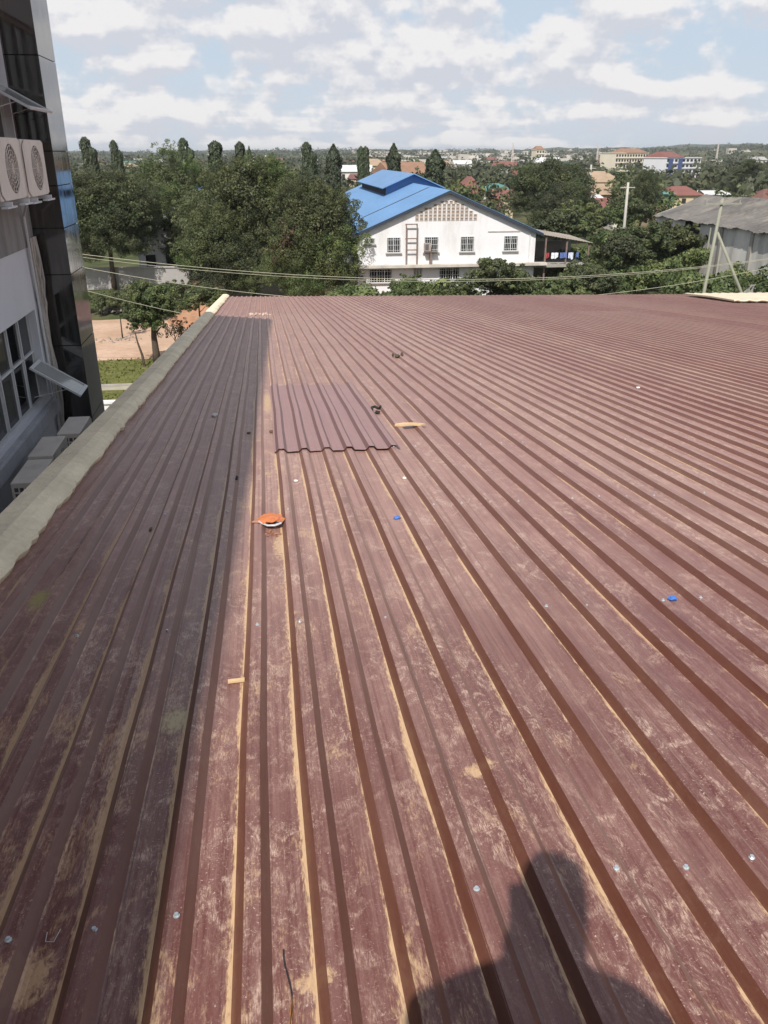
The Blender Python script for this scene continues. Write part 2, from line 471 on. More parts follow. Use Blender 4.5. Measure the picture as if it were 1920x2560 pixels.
def rib_profile(c):
    """outline of one rib round its centre: (x offset, height, foot dirt, lap line)"""
    return [(c-0.046-0.052, 0.0, 0.0, 0), (c-0.046-0.016, 0.0, 0.55, 0), (c-0.046, 0.0015, 1.0, 0), (c-0.0215, 0.029, 0.12, 0), (c+0.0215, 0.029, 0.0, 0),
            (c+0.046, 0.0015, 0.25, 0), (c+0.046+0.007, 0.0, 0.30, 0), (c+0.046+0.02, 0.0, 0.0, 0)]


def roof_sheet(k0, nrib, ya, yb, lift, name='roof_sheet', parent=None, mat=None, seed=0, flare=0.0):
    """a sheet of nrib+1 ribs whose first rib is number k0; the last rib lies over the next sheet's first"""
    r = random.Random(seed)
    prof = []
    for k_ in range(nrib+1):
        c = RIB0 + PITCH*(k0+k_)
        pr = rib_profile(c)
        if k_ == 0: pr = pr[1:]
        if k_ == nrib:
            pr = pr[:7]
            pr = [(x, h+0.003, f, e) for x, h, f, e in pr]
            pr[-1] = (pr[-1][0], pr[-1][1], pr[-1][2], 1)
        prof += pr
    ny = max(3, int((yb-ya)/0.8))
    ys = [ya + (yb-ya)*i/ny for i in range(ny+1)]
    n = len(prof); vs = []; ft = []; ed = []
    ph = r.uniform(0, 6.28)
    for y in ys:
        wx = 0.0034*sin(y*1.1+ph) + 0.0024*sin(y*2.7+ph*2) + r.uniform(-.0006, .0006)
        dz = 0.002*sin(y*1.9+ph)
        for i, (x, h, f, e) in enumerate(prof):
            sag = 0.0 if h > 0.01 else 0.0012*sin(y*2.3+i*0.7+ph)
            fl = flare*max(0.0, 1-(y-ya)/0.25)**2*(0.75+0.25*sin(i*1.7+1))
            vs.append((x+wx, y, rz(x, y)+h+lift+dz*0.4+sag+fl)); ft.append(f); ed.append(e)
    fs = [(j*n+i, j*n+i+1, (j+1)*n+i+1, (j+1)*n+i) for j in range(ny) for i in range(n-1)]
    mb = MB(); mb.add(vs, fs)
    o = mb.build(name, mat or M_ROOF, parent, fix=False)
    for nm, dat in (('foot', ft), ('edge', ed)):
        at = o.data.attributes.new(nm, 'FLOAT', 'POINT'); at.data.foreach_set('value', np.asarray(dat, np.float32))
    return o


screw_me = None
sheets = []
k = -9
while RIB0 + PITCH*k < 26.5:
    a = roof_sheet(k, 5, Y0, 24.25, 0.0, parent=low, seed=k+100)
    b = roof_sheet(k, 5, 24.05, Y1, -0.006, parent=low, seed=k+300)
    sheets.append((k, a)); k += 5


def make_screw(parent, x, y):
    global screw_me
    z = rz(x, y) + 0.0295
    if screw_me is None:
        mb = MB()
        for (r0, z0, z1, n) in ((0.0085, 0.0, 0.0022, 12), (0.0055, 0.0022, 0.0085, 6)):
            mb.prism([(r0*cos(2*pi*i/n), r0*sin(2*pi*i/n)) for i in range(n)], 'z', z0, z1)
        o = mb.build('roof_screw', simple('zinc_screw', (0.62, 0.68, 0.70), 0.35, 0.1, 20, metal=0.6))
        screw_me = o.data
    else:
        o = bpy.data.objects.new('roof_screw', screw_me); COL.objects.link(o)
    off = top_of(parent).location
    o.parent = parent; o.location = (x-off[0], y-off[1], z-off[2])
    o.rotation_euler = (-0.11, 0.02, RND.uniform(0, 1))


for yrow, lo, hi, pr in ((1.515, -7, 6, 0.82), (3.19, -8, 10, 0.62), (4.9, -8, 14, 0.6), (6.62, -8, 16, 0.5)):
    for kk in range(lo, hi+1):
        if RND.random() > pr or kk in (-1, 2) and yrow < 2: continue
        sh = [s for (k0, s) in sheets if k0 <= kk < k0+5]
        if sh: make_screw(sh[0], RIB0+PITCH*kk+RND.uniform(-.006, .006), yrow+RND.uniform(-.02, .02))

# walls under the roof and the cream parapet along its left edge
mb = MB()
mb.add([(-1.62, Y0, 0), (26.6, Y0, 0), (26.6, Y1-0.25, 0), (-1.62, Y1-0.25, 0),
        (-1.62, Y0, rz(-1.62, Y0)-.12), (26.6, Y0, rz(26.6, Y0)-.12), (26.6, Y1-.25, rz(26.6, Y1)-.12), (-1.62, Y1-.25, rz(-1.62, Y1)-.12)],
       [(0, 1, 5, 4), (1, 2, 6, 5), (2, 3, 7, 6), (3, 0, 4, 7), (4, 5, 6, 7)])
mb.build('wall', simple('grey_render', (0.42, 0.40, 0.36), 0.9, 0.15, 0.6, grime=((0.2, 0.18, 0.15), 0.5)), low)


def parapet():
    m = simple('cream_coping', (0.86, 0.74, 0.52), 0.9, 0.22, 2.2, grime=((0.50, 0.42, 0.30), 0.4), bump=0.5)
    r = random.Random(3)
    n = 420; vs = []
    for i in range(n+1):
        y = 3.0 + (Y1-3.0)*i/n
        j1, j2 = r.uniform(-.006, .006), r.uniform(-.012, .012)*(2.2 if r.random() < .2 else 1)
        lump = 0.006*sin(y*1.3) + 0.004*sin(y*5.7+1)
        wide = max(0.0, 1-abs(y-4.3)/0.9)*0.02
        ins = X0 + lump + j2 + wide
        zz = rz(-1.5, y)
        out = -1.665 + 0.15*j1
        t3 = r.uniform(-.004, .004)
        vs += [(out, y, zz-0.25), (out, y, zz+0.09), (out+0.012, y, zz+0.104), (X0-0.115, y, zz+0.112+.3*t3), (X0-0.055, y, zz+0.092+.5*t3),
               (ins-.004, y, zz+0.055+t3), (ins+0.004, y, zz+0.036), (ins-0.02, y, zz-0.01)]
    q = 8
    fs = [(i*q+j, i*q+j+1, (i+1)*q+j+1, (i+1)*q+j) for i in range(n) for j in range(q-1)]
    fs += [tuple(range(q))[::-1], tuple(range(n*q, n*q+q))]
    mb = MB(); mb.add(vs, fs)
    mb.build('parapet', m, low)
    # near stub, sat a little lower and wider
    vs = []
    n = 34
    for i in range(n+1):
        y = Y0 + (3.0-Y0)*i/n
        j2 = r.uniform(-.02, .02); zz = rz(-1.5, y); ins = X0 + 0.01 + j2
        vs += [(-1.70, y, zz-0.25), (-1.70, y, zz+0.10), (ins-0.10, y, zz+0.115), (ins, y, zz+0.05), (ins-0.02, y, zz-0.01)]
    q = 5
    fs = [(i*q+j, i*q+j+1, (i+1)*q+j+1, (i+1)*q+j) for i in range(n) for j in range(q-1)] + [tuple(range(q))[::-1], tuple(range(n*q, n*q+q))]
    mb = MB(); mb.add(vs, fs); mb.build('parapet', m, low)


parapet()

# loose offcut of the same sheet lying over the roof
ls = roof_sheet(-1, 5, 6.60, 10.35, 0.013, name='loose_roof_sheet', mat=M_SHEET, seed=77, flare=0.006)
ls.data.transform(Matrix.Translation(-Vector((0.56, 8.4, rz(0.56, 8.4))))); ls.location = (0.56, 8.4, rz(0.56, 8.4))
sm = ls.modifiers.new('thickness', 'SOLIDIFY'); sm.thickness = 0.002; sm.offset = 1
tag(ls, 'cleaner short maroon sheet with six ribs laid loose over the roof', 'metal sheet')


# ------------------------------------------------------------------ small litter on the roof
def P(x, y, h=0.0):
    return (x, y, rz(x, y)+h)


def blob(mb, c, rx, ry, rzz, seed, n=1):
    r = random.Random(seed)
    bm = bmesh.new(); bmesh.ops.create_icosphere(bm, subdivisions=n+1, radius=1)
    for v in bm.verts:
        f = r.uniform(0.72, 1.15)
        v.co = Vector((v.co.x*rx*f, v.co.y*ry*f, v.co.z*rzz*f))
    mb.add([Vector(c)+v.co for v in bm.verts], [tuple(v.index for v in f.verts) for f in bm.faces]); bm.free()
    return mb


def crumple(cx, cy, w, l, h, seed, nx=9, ny=6, tiltx=0.0):
    """a crumpled scrap of sheet: an uneven grid standing proud of the roof"""
    r = random.Random(seed); vs = []
    for j in range(ny+1):
        for i in range(nx+1):
            u, v = i/nx-.5, j/ny-.5
            e = 1 - 0.35*abs(v)*2*r.uniform(.5, 1)
            x = cx + u*w*e + r.uniform(-.06, .06)*w/nx*4; y = cy + v*l*(1-0.3*abs(u)*2) + r.uniform(-.06, .06)*l/ny*4
            z = rz(x, y) + 0.03 + h*(max(0, 1-(2*u)**2)*(0.55+0.45*cos(v*5+1)) + r.uniform(-.12, .12)) + tiltx*u
            vs.append((x, y, z))
    n = nx+1
    mb = MB(); mb.add(vs, [(j*n+i, j*n+i+1, (j+1)*n+i+1, (j+1)*n+i) for j in range(ny) for i in range(nx)])
    return mb


org = thing('orange_scrap', 'crumpled orange scrap with a curved grey rim lying by the shadow edge', 'scrap', P(-0.04, 4.66, 0.03))
o = crumple(-0.035, 4.71, 0.175, 0.24, 0.034, 5).build('scrap', simple('orange_plastic', (0.62, 0.20, 0.075), 0.6, 0.25, 14), org)
o.modifiers.new('t', 'SOLIDIFY').thickness = 0.003
mb = MB(); mb.tube([(-0.105, 4.655, rz(-.1, 4.65)+.037), (-.085, 4.625, rz(-.1, 4.6)+.03), (-.055, 4.60, rz(-.05, 4.6)+.026), (-.01, 4.595, rz(0, 4.6)+.027), (.03, 4.61, rz(0, 4.6)+.034)], 0.007, 6)
mb.build('rim', simple('grey_rim', (0.50, 0.50, 0.52), 0.4, 0.3, 30), org)
mb = MB(); mb.add([P(-.10, 4.64, .033), P(-.05, 4.60, .031), P(.02, 4.605, .034), P(.03, 4.64, .04), P(-.04, 4.66, .038)], [(0, 1, 2, 3, 4)])
mb.build('underside', simple('slate_underside', (0.10, 0.105, 0.14), 0.5, 0.2, 20), org)
mb = MB(); mb.add([P(-.155, 4.655, .033), P(-.10, 4.635, .034), P(-.09, 4.68, .036), P(-.14, 4.685, .034)], [(0, 1, 2, 3)])
mb.build('torn_strip', simple('faded_orange', (0.52, 0.25, 0.14), 0.7, 0.2, 14), org)

m_tan = simple('dry_cardboard', (0.62, 0.43, 0.24), 0.85, 0.2, 10)
mb = MB(); r = random.Random(8); top = []
pts = [(1.185, 7.50), (1.23, 7.46), (1.33, 7.455), (1.43, 7.46), (1.495, 7.515), (1.47, 7.56), (1.38, 7.565), (1.28, 7.57), (1.20, 7.57)]
mb.add([P(x, y, .034+.006*sin(x*20)) for x, y in pts] + [P(x, y, .046+.006*sin(x*20)) for x, y in pts],
       [tuple(range(9))[::-1], tuple(range(9, 18))] + [(i, (i+1) % 9, (i+1) % 9+9, i+9) for i in range(9)])
solo('cardboard_scrap', mb, m_tan, 'flat pale tan strip bridging two ribs right of the loose sheet', 'scrap', P(1.34, 7.5))

m_black = simple('black_rubber', (0.028, 0.026, 0.022), 0.8, 0.3, 20)
mb = MB(); blob(mb, P(2.13, 13.27, .03), .05, .07, .03, 4); blob(mb, P(2.22, 13.33, .045), .025, .05, .04, 6); blob(mb, P(2.07, 13.33, .04), .02, .04, .035, 9)
solo('dark_lump', mb, simple('dark_olive_lump', (0.075, 0.07, 0.045), 0.85, 0.3, 20), 'small dark clump on a rib farther up the roof', 'debris', P(2.14, 13.28))
mb = MB()
mb.tube([P(1.08+.0, 8.38, .03), P(1.085, 8.44, .05), P(1.12, 8.46, .055), P(1.15, 8.41, .04)], .014, 6); mb.tube([P(1.165, 8.44, .03), P(1.175, 8.40, .07)], .012, 6)
blob(mb, P(1.125, 8.30, .02), .028, .035, .02, 3)
solo('black_offcut', mb, m_black, 'curled black offcut beside the right edge of the loose sheet', 'debris', P(1.12, 8.36))
m_leaf = simple('brown_dry_leaf', (0.13, 0.085, 0.04), 0.8, 0.3, 30)
m_pale = simple('pale_paper', (0.72, 0.68, 0.64), 0.8, 0.1, 20)
m_bluep = simple('blue_plastic', (0.06, 0.18, 0.55), 0.45, 0.2, 20)
for nm, lab, cat, x, y, h, sx_, sy_, sz_, mt, sd in (
        ('dry_leaf', 'small brown leaf in the shade just left of the shadow edge', 'leaf', -.21, 7.47, .008, .022, .025, .006, m_leaf, 1),
        ('rust_crumb', 'brown crumb in the sun beside the left edge of the loose sheet', 'debris', .0, 7.48, .012, .022, .03, .012, m_leaf, 2),
        ('paper_scrap', 'crumpled white paper scrap inside the shaded strip', 'paper scrap', -.57, 8.39, .016, .035, .05, .018, m_pale, 3),
        ('paper_scrap', 'pale scrap far out on the sunlit right half of the roof', 'paper scrap', 4.64, 9.6, .015, .028, .035, .012, m_pale, 4),
        ('paper_scrap', 'tiny white chip just below the near edge of the loose sheet', 'paper scrap', .16, 5.69, .008, .016, .02, .006, m_pale, 5),
        ('paper_scrap', 'tiny white chip below the right corner of the loose sheet', 'paper scrap', .97, 5.66, .008, .016, .022, .006, m_pale, 6),
        ('bottle_cap', 'small blue plastic scrap on the pan above the middle of the roof', 'plastic scrap', .76, 4.70, .01, .026, .022, .010, m_bluep, 7),
        ('bottle_cap', 'bright blue plastic scrap near the right edge of the picture', 'plastic scrap', 1.88, 3.24, .012, .022, .022, .012, m_bluep, 8),
        ('dark_chip', 'black chip stuck on a rib in the shade above the orange scrap', 'debris', -.27, 5.73, .034, .012, .04, .01, m_black, 9),
        ('dark_chip', 'thin dark chip in the middle of the shaded ribs', 'debris', -.76, 4.68, .006, .010, .035, .005, m_leaf, 10),
        ('dark_chip', 'small dark speck on the pan in the right half of the roof', 'debris', 1.42, 3.35, .008, .012, .016, .006, m_black, 12)):
    mb = MB(); blob(mb, P(x, y, h), sx_, sy_, sz_, sd)
    solo(nm, mb, mt, lab, cat, P(x, y))
def flakes(name, label, cat, x, y, sx_, sy_, n, size, mat, seed):
    r = random.Random(seed); mb = MB()
    for i in range(n):
        u, v = r.gauss(0, .5)*sx_, r.gauss(0, .5)*sy_
        a, e = r.uniform(0, 6.28), size*r.uniform(.4, 1.4)
        q = [P(x+u+cos(a+t_)*e*f, y+v+sin(a+t_)*e*f, .0025+r.uniform(0, .005)) for t_, f in ((0, 1), (1.4, .7), (2.9, 1.1), (4.4, .6))]
        mb.add(q, [(0, 1, 2, 3)])
    solo(name, mb, mat, label, cat, P(x, y))


flakes('orange_crumbs', 'orange crumbs scattered just below the orange scrap', 'debris', -.02, 4.50, .06, .05, 22, .010, simple('orange_dust', (0.50, 0.20, 0.09), 0.9, .3, 60), 5)
mb = MB(); mb.obox(P(-.19, 2.72, .012), (.032, .002, 0), (0, .009, 0), (0, 0, .004))
solo('wood_chip', mb, m_tan, 'short flat tan strip on the pan by the shadow edge', 'wood chip', P(-.19, 2.72))
mb = MB(); mb.tube([P(-.615, 1.535, .004), P(-.612, 1.505, .004), P(-.592, 1.502, .004), P(-.585, 1.54, .004)], .0010, 6)
solo('wire_staple', mb, simple('bare_wire', (.6, .6, .58), .4, .1, 20), 'tiny bent wire staple on the shaded pan at the lower left', 'staple', P(-.6, 1.52))
mb = MB(); r = random.Random(9)
for i in range(26):
    blob(mb, P(-.10+r.uniform(-.30, .34), 24.0+r.uniform(-.25, .45), .02), .05*r.uniform(.4, 1.2), .07*r.uniform(.4, 1.2), .03, i+50, 0)
tag(mb.build('mortar_rubble', simple('mortar', (0.52, 0.40, 0.31), 0.9, .2, 10)), kind='stuff')
# rust split in the sheet at the bottom edge
def split_strip(name, mat, ya, yb, w0, w1, h, seed):
    r = random.Random(seed); n = 26; L_, R_ = [], []
    for i in range(n+1):
        t = i/n; y = ya+(yb-ya)*t
        c = -.040-.010*sin(y*9)+.004*sin(y*31); w = w0+(w1-w0)*t
        L_.append(P(c-w*r.uniform(.4, 1.2), y, h)); R_.append(P(c+w*r.uniform(.4, 1.2), y, h))
    mb = MB(); mb.add(L_+R_, [(i, i+n+1, i+n+2, i+1) for i in range(n)])
    mb.build(name, mat, [s_ for k0, s_ in sheets if k0 <= -2 < k0+5][0])


split_strip('rust_patch', simple('orange_rust', (0.36, 0.15, 0.035), 0.9, .45, 50), 1.00, 1.26, .009, .002, .0035, 1)
split_strip('split_edge', M_DARK, 1.08, 1.40, .0012, .0016, .0055, 2)

# cream sheet lying near the far edge of the roof
m_cream = simple('cream_sheet', (0.66, 0.58, 0.42), 0.6, 0.12, 1.2)
vs = []; nx = 56
for y_, dz_ in ((28.2, 0.16), (28.23, 0.19), (30.5, .22), (33.6, .20)):
    for i in range(nx+1):
        t = i/nx
        x = 16.9 + 0.9*(y_-28.2)/5.4 + (7.6-0.9*(y_-28.2)/5.4)*t
        yy = y_ - 1.3*t*(1 if y_ < 30 else .3)
        vs.append((x, yy, rz(x, yy) + dz_ - .06 + 0.02*sin(i*1.9) + .03*t))
n = nx+1
mb = MB(); mb.add(vs, [(j*n+i, j*n+i+1, (j+1)*n+i+1, (j+1)*n+i) for j in range(3) for i in range(nx)])
o = solo('cream_roof_sheet', mb, m_cream, 'cream corrugated sheet lying at the far right edge of the roof', 'metal sheet', P(18.5, 30.5))
o.modifiers.new('t', 'SOLIDIFY').thickness = 0.06

# ------------------------------------------------------------------ the tall office building on the left
FX, TF, TB, TX, TOPZ = -3.25, 13.06, 14.1, -2.80, 18.05
off = thing('office_building', 'tall grey and white office building with a dark polished stone pier at left', 'building', (-8, 0, 0))
M_OFFW = simple('office_white_paint', (0.66, 0.66, 0.68), 0.75, 0.05, 0.8, grime=((0.40, 0.38, 0.36), 0.3))
M_STAIN = simple('stained_band', (0.30, 0.285, 0.27), 0.9, 0.3, 2.0, stretch=(1, 3, .4), grime=((0.10, 0.09, 0.085), 0.7))


def stone():
    m, nt, p = newmat('polished_dark_stone')
    pos = nd(nt, 'ShaderNodeNewGeometry').outputs['Position']
    n1 = NOISE(nt, pos, 1.2, 5, .6); n2 = NOISE(nt, VM(nt, 'MULTIPLY', pos, (5, 5, .5)), 1.5, 5, .65)
    col = MIX(nt, n1, (0.10, 0.097, 0.094), (0.17, 0.165, 0.155))
    col = MIX(nt, MR(nt, n2, .55, .75), col, (0.21, 0.18, 0.155))
    nt.links.new(col, p.inputs['Base Color'])
    p.inputs['Metallic'].default_value = 0.85
    nt.links.new(MR(nt, n2, .45, .75, .05, .22), p.inputs['Roughness'])
    p.inputs['Specular IOR Level'].default_value = 0.7
    return m


M_STONE = stone()
# wall pieces round the windows of each floor
floors = [(5.1, 6.4), (8.62, 9.95), (11.65, 13.75), (15.0, 17.0)]
WY0, WY1 = -16.0, 12.5
mb = MB()
prev = 0.0
for i, (za, zb) in enumerate(floors):
    WYE = WY1 if i < 2 else 12.99
    if i == 2:
        mb.box(-3.75, FX, WY0-6, TF-.01, prev, 10.78)
    else:
        mb.box(-3.75, FX, WY0-6, TF-.01, prev, za)
    mb.box(-3.75, FX, WYE, TF-.01, za, zb)
    mb.box(-3.75, FX, WY0-6, WY0, za, zb)
    prev = zb
mb.box(-3.75, FX, WY0-6, TF-.01, prev, TOPZ-.35)
mb.box(-14, -3.76, WY0-6, WY0-5.6, 0, TOPZ-.35)
mb.prism([(-14, TF-.2), (-4.6, TF-.2), (-5.6, 16.6), (-14, 20)], 'z', 0, TOPZ-.35)
mb.build('wall', M_OFFW, off)
mb = MB(); mb.box(-3.75, FX+.012, WY0-6, TF-.012, 10.78, 11.65)
mb.build('stained_band', M_STAIN, off)
mb = MB(); mb.prism([(-2.60, -22), (-2.63, 0), (-2.80, TB), (-3.4, TB+.55), (-5.6, 16.8), (-14, 20), (-14, -22)], 'z', TOPZ-.35, TOPZ)
mb.build('roof_slab', M_CONC, off)
mb = MB(); mb.box(FX, FX+.10, WY0, 12.62, 8.42, 8.60); mb.box(FX, FX+.05, WY0, 12.62, 8.60, 8.618)
mb.build('sill', simple('sill_paint', (0.46, 0.46, 0.47), 0.8, .15, 1.5, grime=((.2, .19, .18), .5)), off)


def office_window(za, zb, ystep, trans, y_end=WY1):
    fr = MB(); gl = []
    ys = []
    y = y_end
    while y > WY0+.1:
        ys.append(y); y -= ystep
    ys.append(WY0)
    for y in ys:
        fr.box(FX-.16, FX-.10, y-.015, y+.015, za, zb)
    for z in (za+.025, zb-.025):
        fr.box(FX-.158, FX-.092, WY0, y_end, z-.025, z+.025)
    f = fr.build('window_frame', M_WHITEFRAME, off)
    tb = MB()
    for z in trans: tb.box(FX-.15, FX-.10, WY0, y_end, z-.014, z+.014)
    tb.build('transom', M_WHITEFRAME, f)
    for i in range(len(ys)-1):
        if ys[i] < 4: break
        mb = MB(); t = RND.uniform(-.004, .004)
        mb.add([(FX-.135+t, ys[i+1]+.022, za+.05), (FX-.135-t, ys[i]-.022, za+.05), (FX-.135-t, ys[i]-.022, zb-.05), (FX-.135+t, ys[i+1]+.022, zb-.05)], [(0, 1, 2, 3)])
        mb.build('pane', M_GLASS, f)
    mb = MB(); mb.box(FX-.14, FX-.13, WY0, ys[i], za, zb); mb.build('pane', M_GLASS, f)
    return f


office_window(5.1, 6.4, .575, (5.9,))
office_window(8.62, 9.95, .575, (9.36,))
office_window(11.65, 13.75, .62, (12.85,), 12.99)
office_window(15.0, 17.0, .62, (16.2,), 12.99)
# curtain like pale panel behind the upper panes and damaged plaster at the pier
mb = MB(); r = random.Random(5)
for i in range(5):
    yb = 12.66 + i*.075
    pts = [(FX+.02+r.uniform(0, .05), yb+r.uniform(-.03, .03), z) for z in np.linspace(7.2, 10.9, 13)]
    mb.tube(pts, .022+.012*(i % 2), 5)
mb.build('peeling_pipe_cover', simple('peeling_plaster', (0.48, 0.43, 0.38), 0.9, .35, 4, grime=((.16, .13, .11), .6)), off)


def sash(name, hy0, hy1, hz, ox, oz):
    """awning sash hung from its top edge, pushed out to (ox, oz)"""
    hx = FX-.07
    a = Vector((ox-hx, 0, oz-hz)); l = a.length; a.normalize(); nrm = Vector((-a.z, 0, a.x))
    O = Vector((hx, (hy0+hy1)/2, hz)); w = (hy1-hy0)/2
    fr = MB(); e = .032
    for s in (-1, 1):
        fr.obox(O + a*l/2 + Vector((0, s*(w-e/2), 0)), a*l/2, (0, e/2, 0), nrm*.014)
    fr.obox(O + a*(e*.75), a*(e*.75), (0, w-e, 0), nrm*.014); fr.obox(O + a*(l-e*.75), a*(e*.75), (0, w-e, 0), nrm*.014)
    f = fr.build(name, M_WHITEFRAME, off)
    g = MB(); g.obox(O + a*l/2, a*(l/2-e*1.4), (0, w-e, 0), nrm*.003)
    g.build('pane', simple('frosted_pane', (0.30, 0.31, 0.29), 0.15, .12, 2, spec=.8), f)
    for q, ye in ((.9, hy1-.01), (-.9, hy0+.01)):
        st = MB(); st.tube([O+a*l*.75+Vector((0, w*q, 0)), Vector((hx, ye, hz-l*.55))], .006, 5); st.build('stay', M_WHITEFRAME, f)


sash('open_sash', 11.98, 12.52, 9.22, -2.68, 8.79)
sash('open_sash', 11.75, 12.93, 12.84, -2.70, 12.50)

# polished stone pier: stacked panels with recessed joints
zs = [0, 2.2, 4.4, 6.3, 8.15, 9.3, 10.35, 11.0, 11.57, 12.02, 13.2, 14.6, 16.0, TOPZ-.352]
mb = MB(); mb.box(-3.72, TX-.03, TF+.03, TB-.03, 0, TOPZ-.36); mb.build('pier_core', M_DARK, off)
for i in range(len(zs)-1):
    mb = MB(); t = RND.uniform(-.002, .002)
    mb.box(-3.74, TX-.002, TF+t, TF+.028, zs[i]+.006, zs[i+1]-.006)
    mb.build('stone_panel', M_STONE, off)
    mb = MB(); mb.box(TX-.028, TX+t, TF+.002, TB, zs[i]+.006, zs[i+1]-.006)
    mb.build('stone_panel', M_STONE, off)
mb = MB(); mb.box(-6, TX-.03, TB-.028, TB, 0, TOPZ-.36); mb.build('pier_back', M_CONC, off)

# air conditioners
m_ac = simple('ac_cream_casing', (0.74, 0.67, 0.58), 0.55, .08, 2.5, grime=((.30, .26, .24), .35))
m_acd = simple('ac_grille_dark', (0.11, 0.10, 0.10), 0.7, .2, 10)


def make_ac(label):
    t = thing('air_conditioner', label, 'air conditioner', (0, 0, 0), 'air conditioners on the office wall')
    w, h, dp = .54, .66, .34                                 # half width along y, height, depth along x
    mb = MB(); mb.box(-dp, -.012, -w, w, 0, h)
    o = mb.build('casing', m_ac, t); bv = o.modifiers.new('b', 'BEVEL'); bv.width = .012; bv.segments = 2
    mb = MB()                                               # front plate with a round opening
    n = 32; R0 = .265; cy, cz = .08, h*.5
    ring = [(0.0, cy+R0*cos(2*pi*i/n), cz+R0*sin(2*pi*i/n)) for i in range(n)]
    outer = []
    for i in range(n):
        c, s = cos(2*pi*i/n), sin(2*pi*i/n)
        tt = min((w-.006-cy)/c if c > 1e-6 else ((w-.006+cy)/-c if c < -1e-6 else 9), (h*.5-.006)/abs(s) if abs(s) > 1e-6 else 9)
        outer.append((0.0, cy+tt*c, cz+tt*s))
    back = [(-.011, y, z) for _, y, z in ring]
    mb.add(ring+outer+back, [(i, (i+1) % n, n+(i+1) % n, n+i) for i in range(n)] + [(i, 2*n+i, 2*n+(i+1) % n, (i+1) % n) for i in range(n)])
    mb.build('front_panel', m_ac, t)
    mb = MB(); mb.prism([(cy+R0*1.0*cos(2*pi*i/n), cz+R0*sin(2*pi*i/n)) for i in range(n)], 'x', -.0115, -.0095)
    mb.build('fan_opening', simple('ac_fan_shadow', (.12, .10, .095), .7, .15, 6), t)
    mb = MB()
    for rr in (.05, .10, .15, .20, .245):
        mb.tube([(.004, cy+rr*cos(2*pi*i/24), cz+rr*sin(2*pi*i/24)) for i in range(25)], .0045, 4, cap=False)
    for i in range(8):
        a = pi*i/8
        mb.tube([(.002, cy+.262*cos(a), cz+.262*sin(a)), (.002, cy-.262*cos(a), cz-.262*sin(a))], .0035, 4)
    mb.build('fan_grille', m_ac, t)
    mb = MB()
    for j in range(4):
        for i in range(8):
            x0 = -dp+.04+j*.065; z0 = .06+i*.07
            mb.box(x0, x0+.045, -w-.002, -w+.01, z0, z0+.048)
    mb.build('side_grille', m_acd, t)
    mb = MB()
    for y in (-w*.7, w*.7):
        mb = MB(); mb.box(-.47, .05, y-.025, y+.025, -.05, -.004); mb.box(-.02, .05, y-.2, y+.2, -.07, -.051); mb.build('bracket', M_WHITEFRAME, t)
    return t


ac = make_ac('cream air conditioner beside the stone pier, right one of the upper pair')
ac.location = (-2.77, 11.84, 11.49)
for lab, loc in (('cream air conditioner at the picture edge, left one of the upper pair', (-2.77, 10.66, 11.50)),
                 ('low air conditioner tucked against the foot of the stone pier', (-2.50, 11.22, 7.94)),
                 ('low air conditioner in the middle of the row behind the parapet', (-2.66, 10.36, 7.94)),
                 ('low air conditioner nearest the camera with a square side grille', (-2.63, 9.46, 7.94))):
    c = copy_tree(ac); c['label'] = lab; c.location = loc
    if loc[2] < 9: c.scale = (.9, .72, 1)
mb = MB(); mb.tube([(-2.95, 11.5, 11.48), (-3.0, 12.1, 11.42), (-3.2, 12.55, 11.2), (-3.21, 12.62, 10.3), (-3.2, 12.6, 9.2), (-3.2, 12.62, 7.5)], .018, 6)
solo('drain_pipe', mb, M_WHITEFRAME, 'thin white drain pipe running down from the upper air conditioners', 'pipe', (-3.2, 12.6, 7.5))

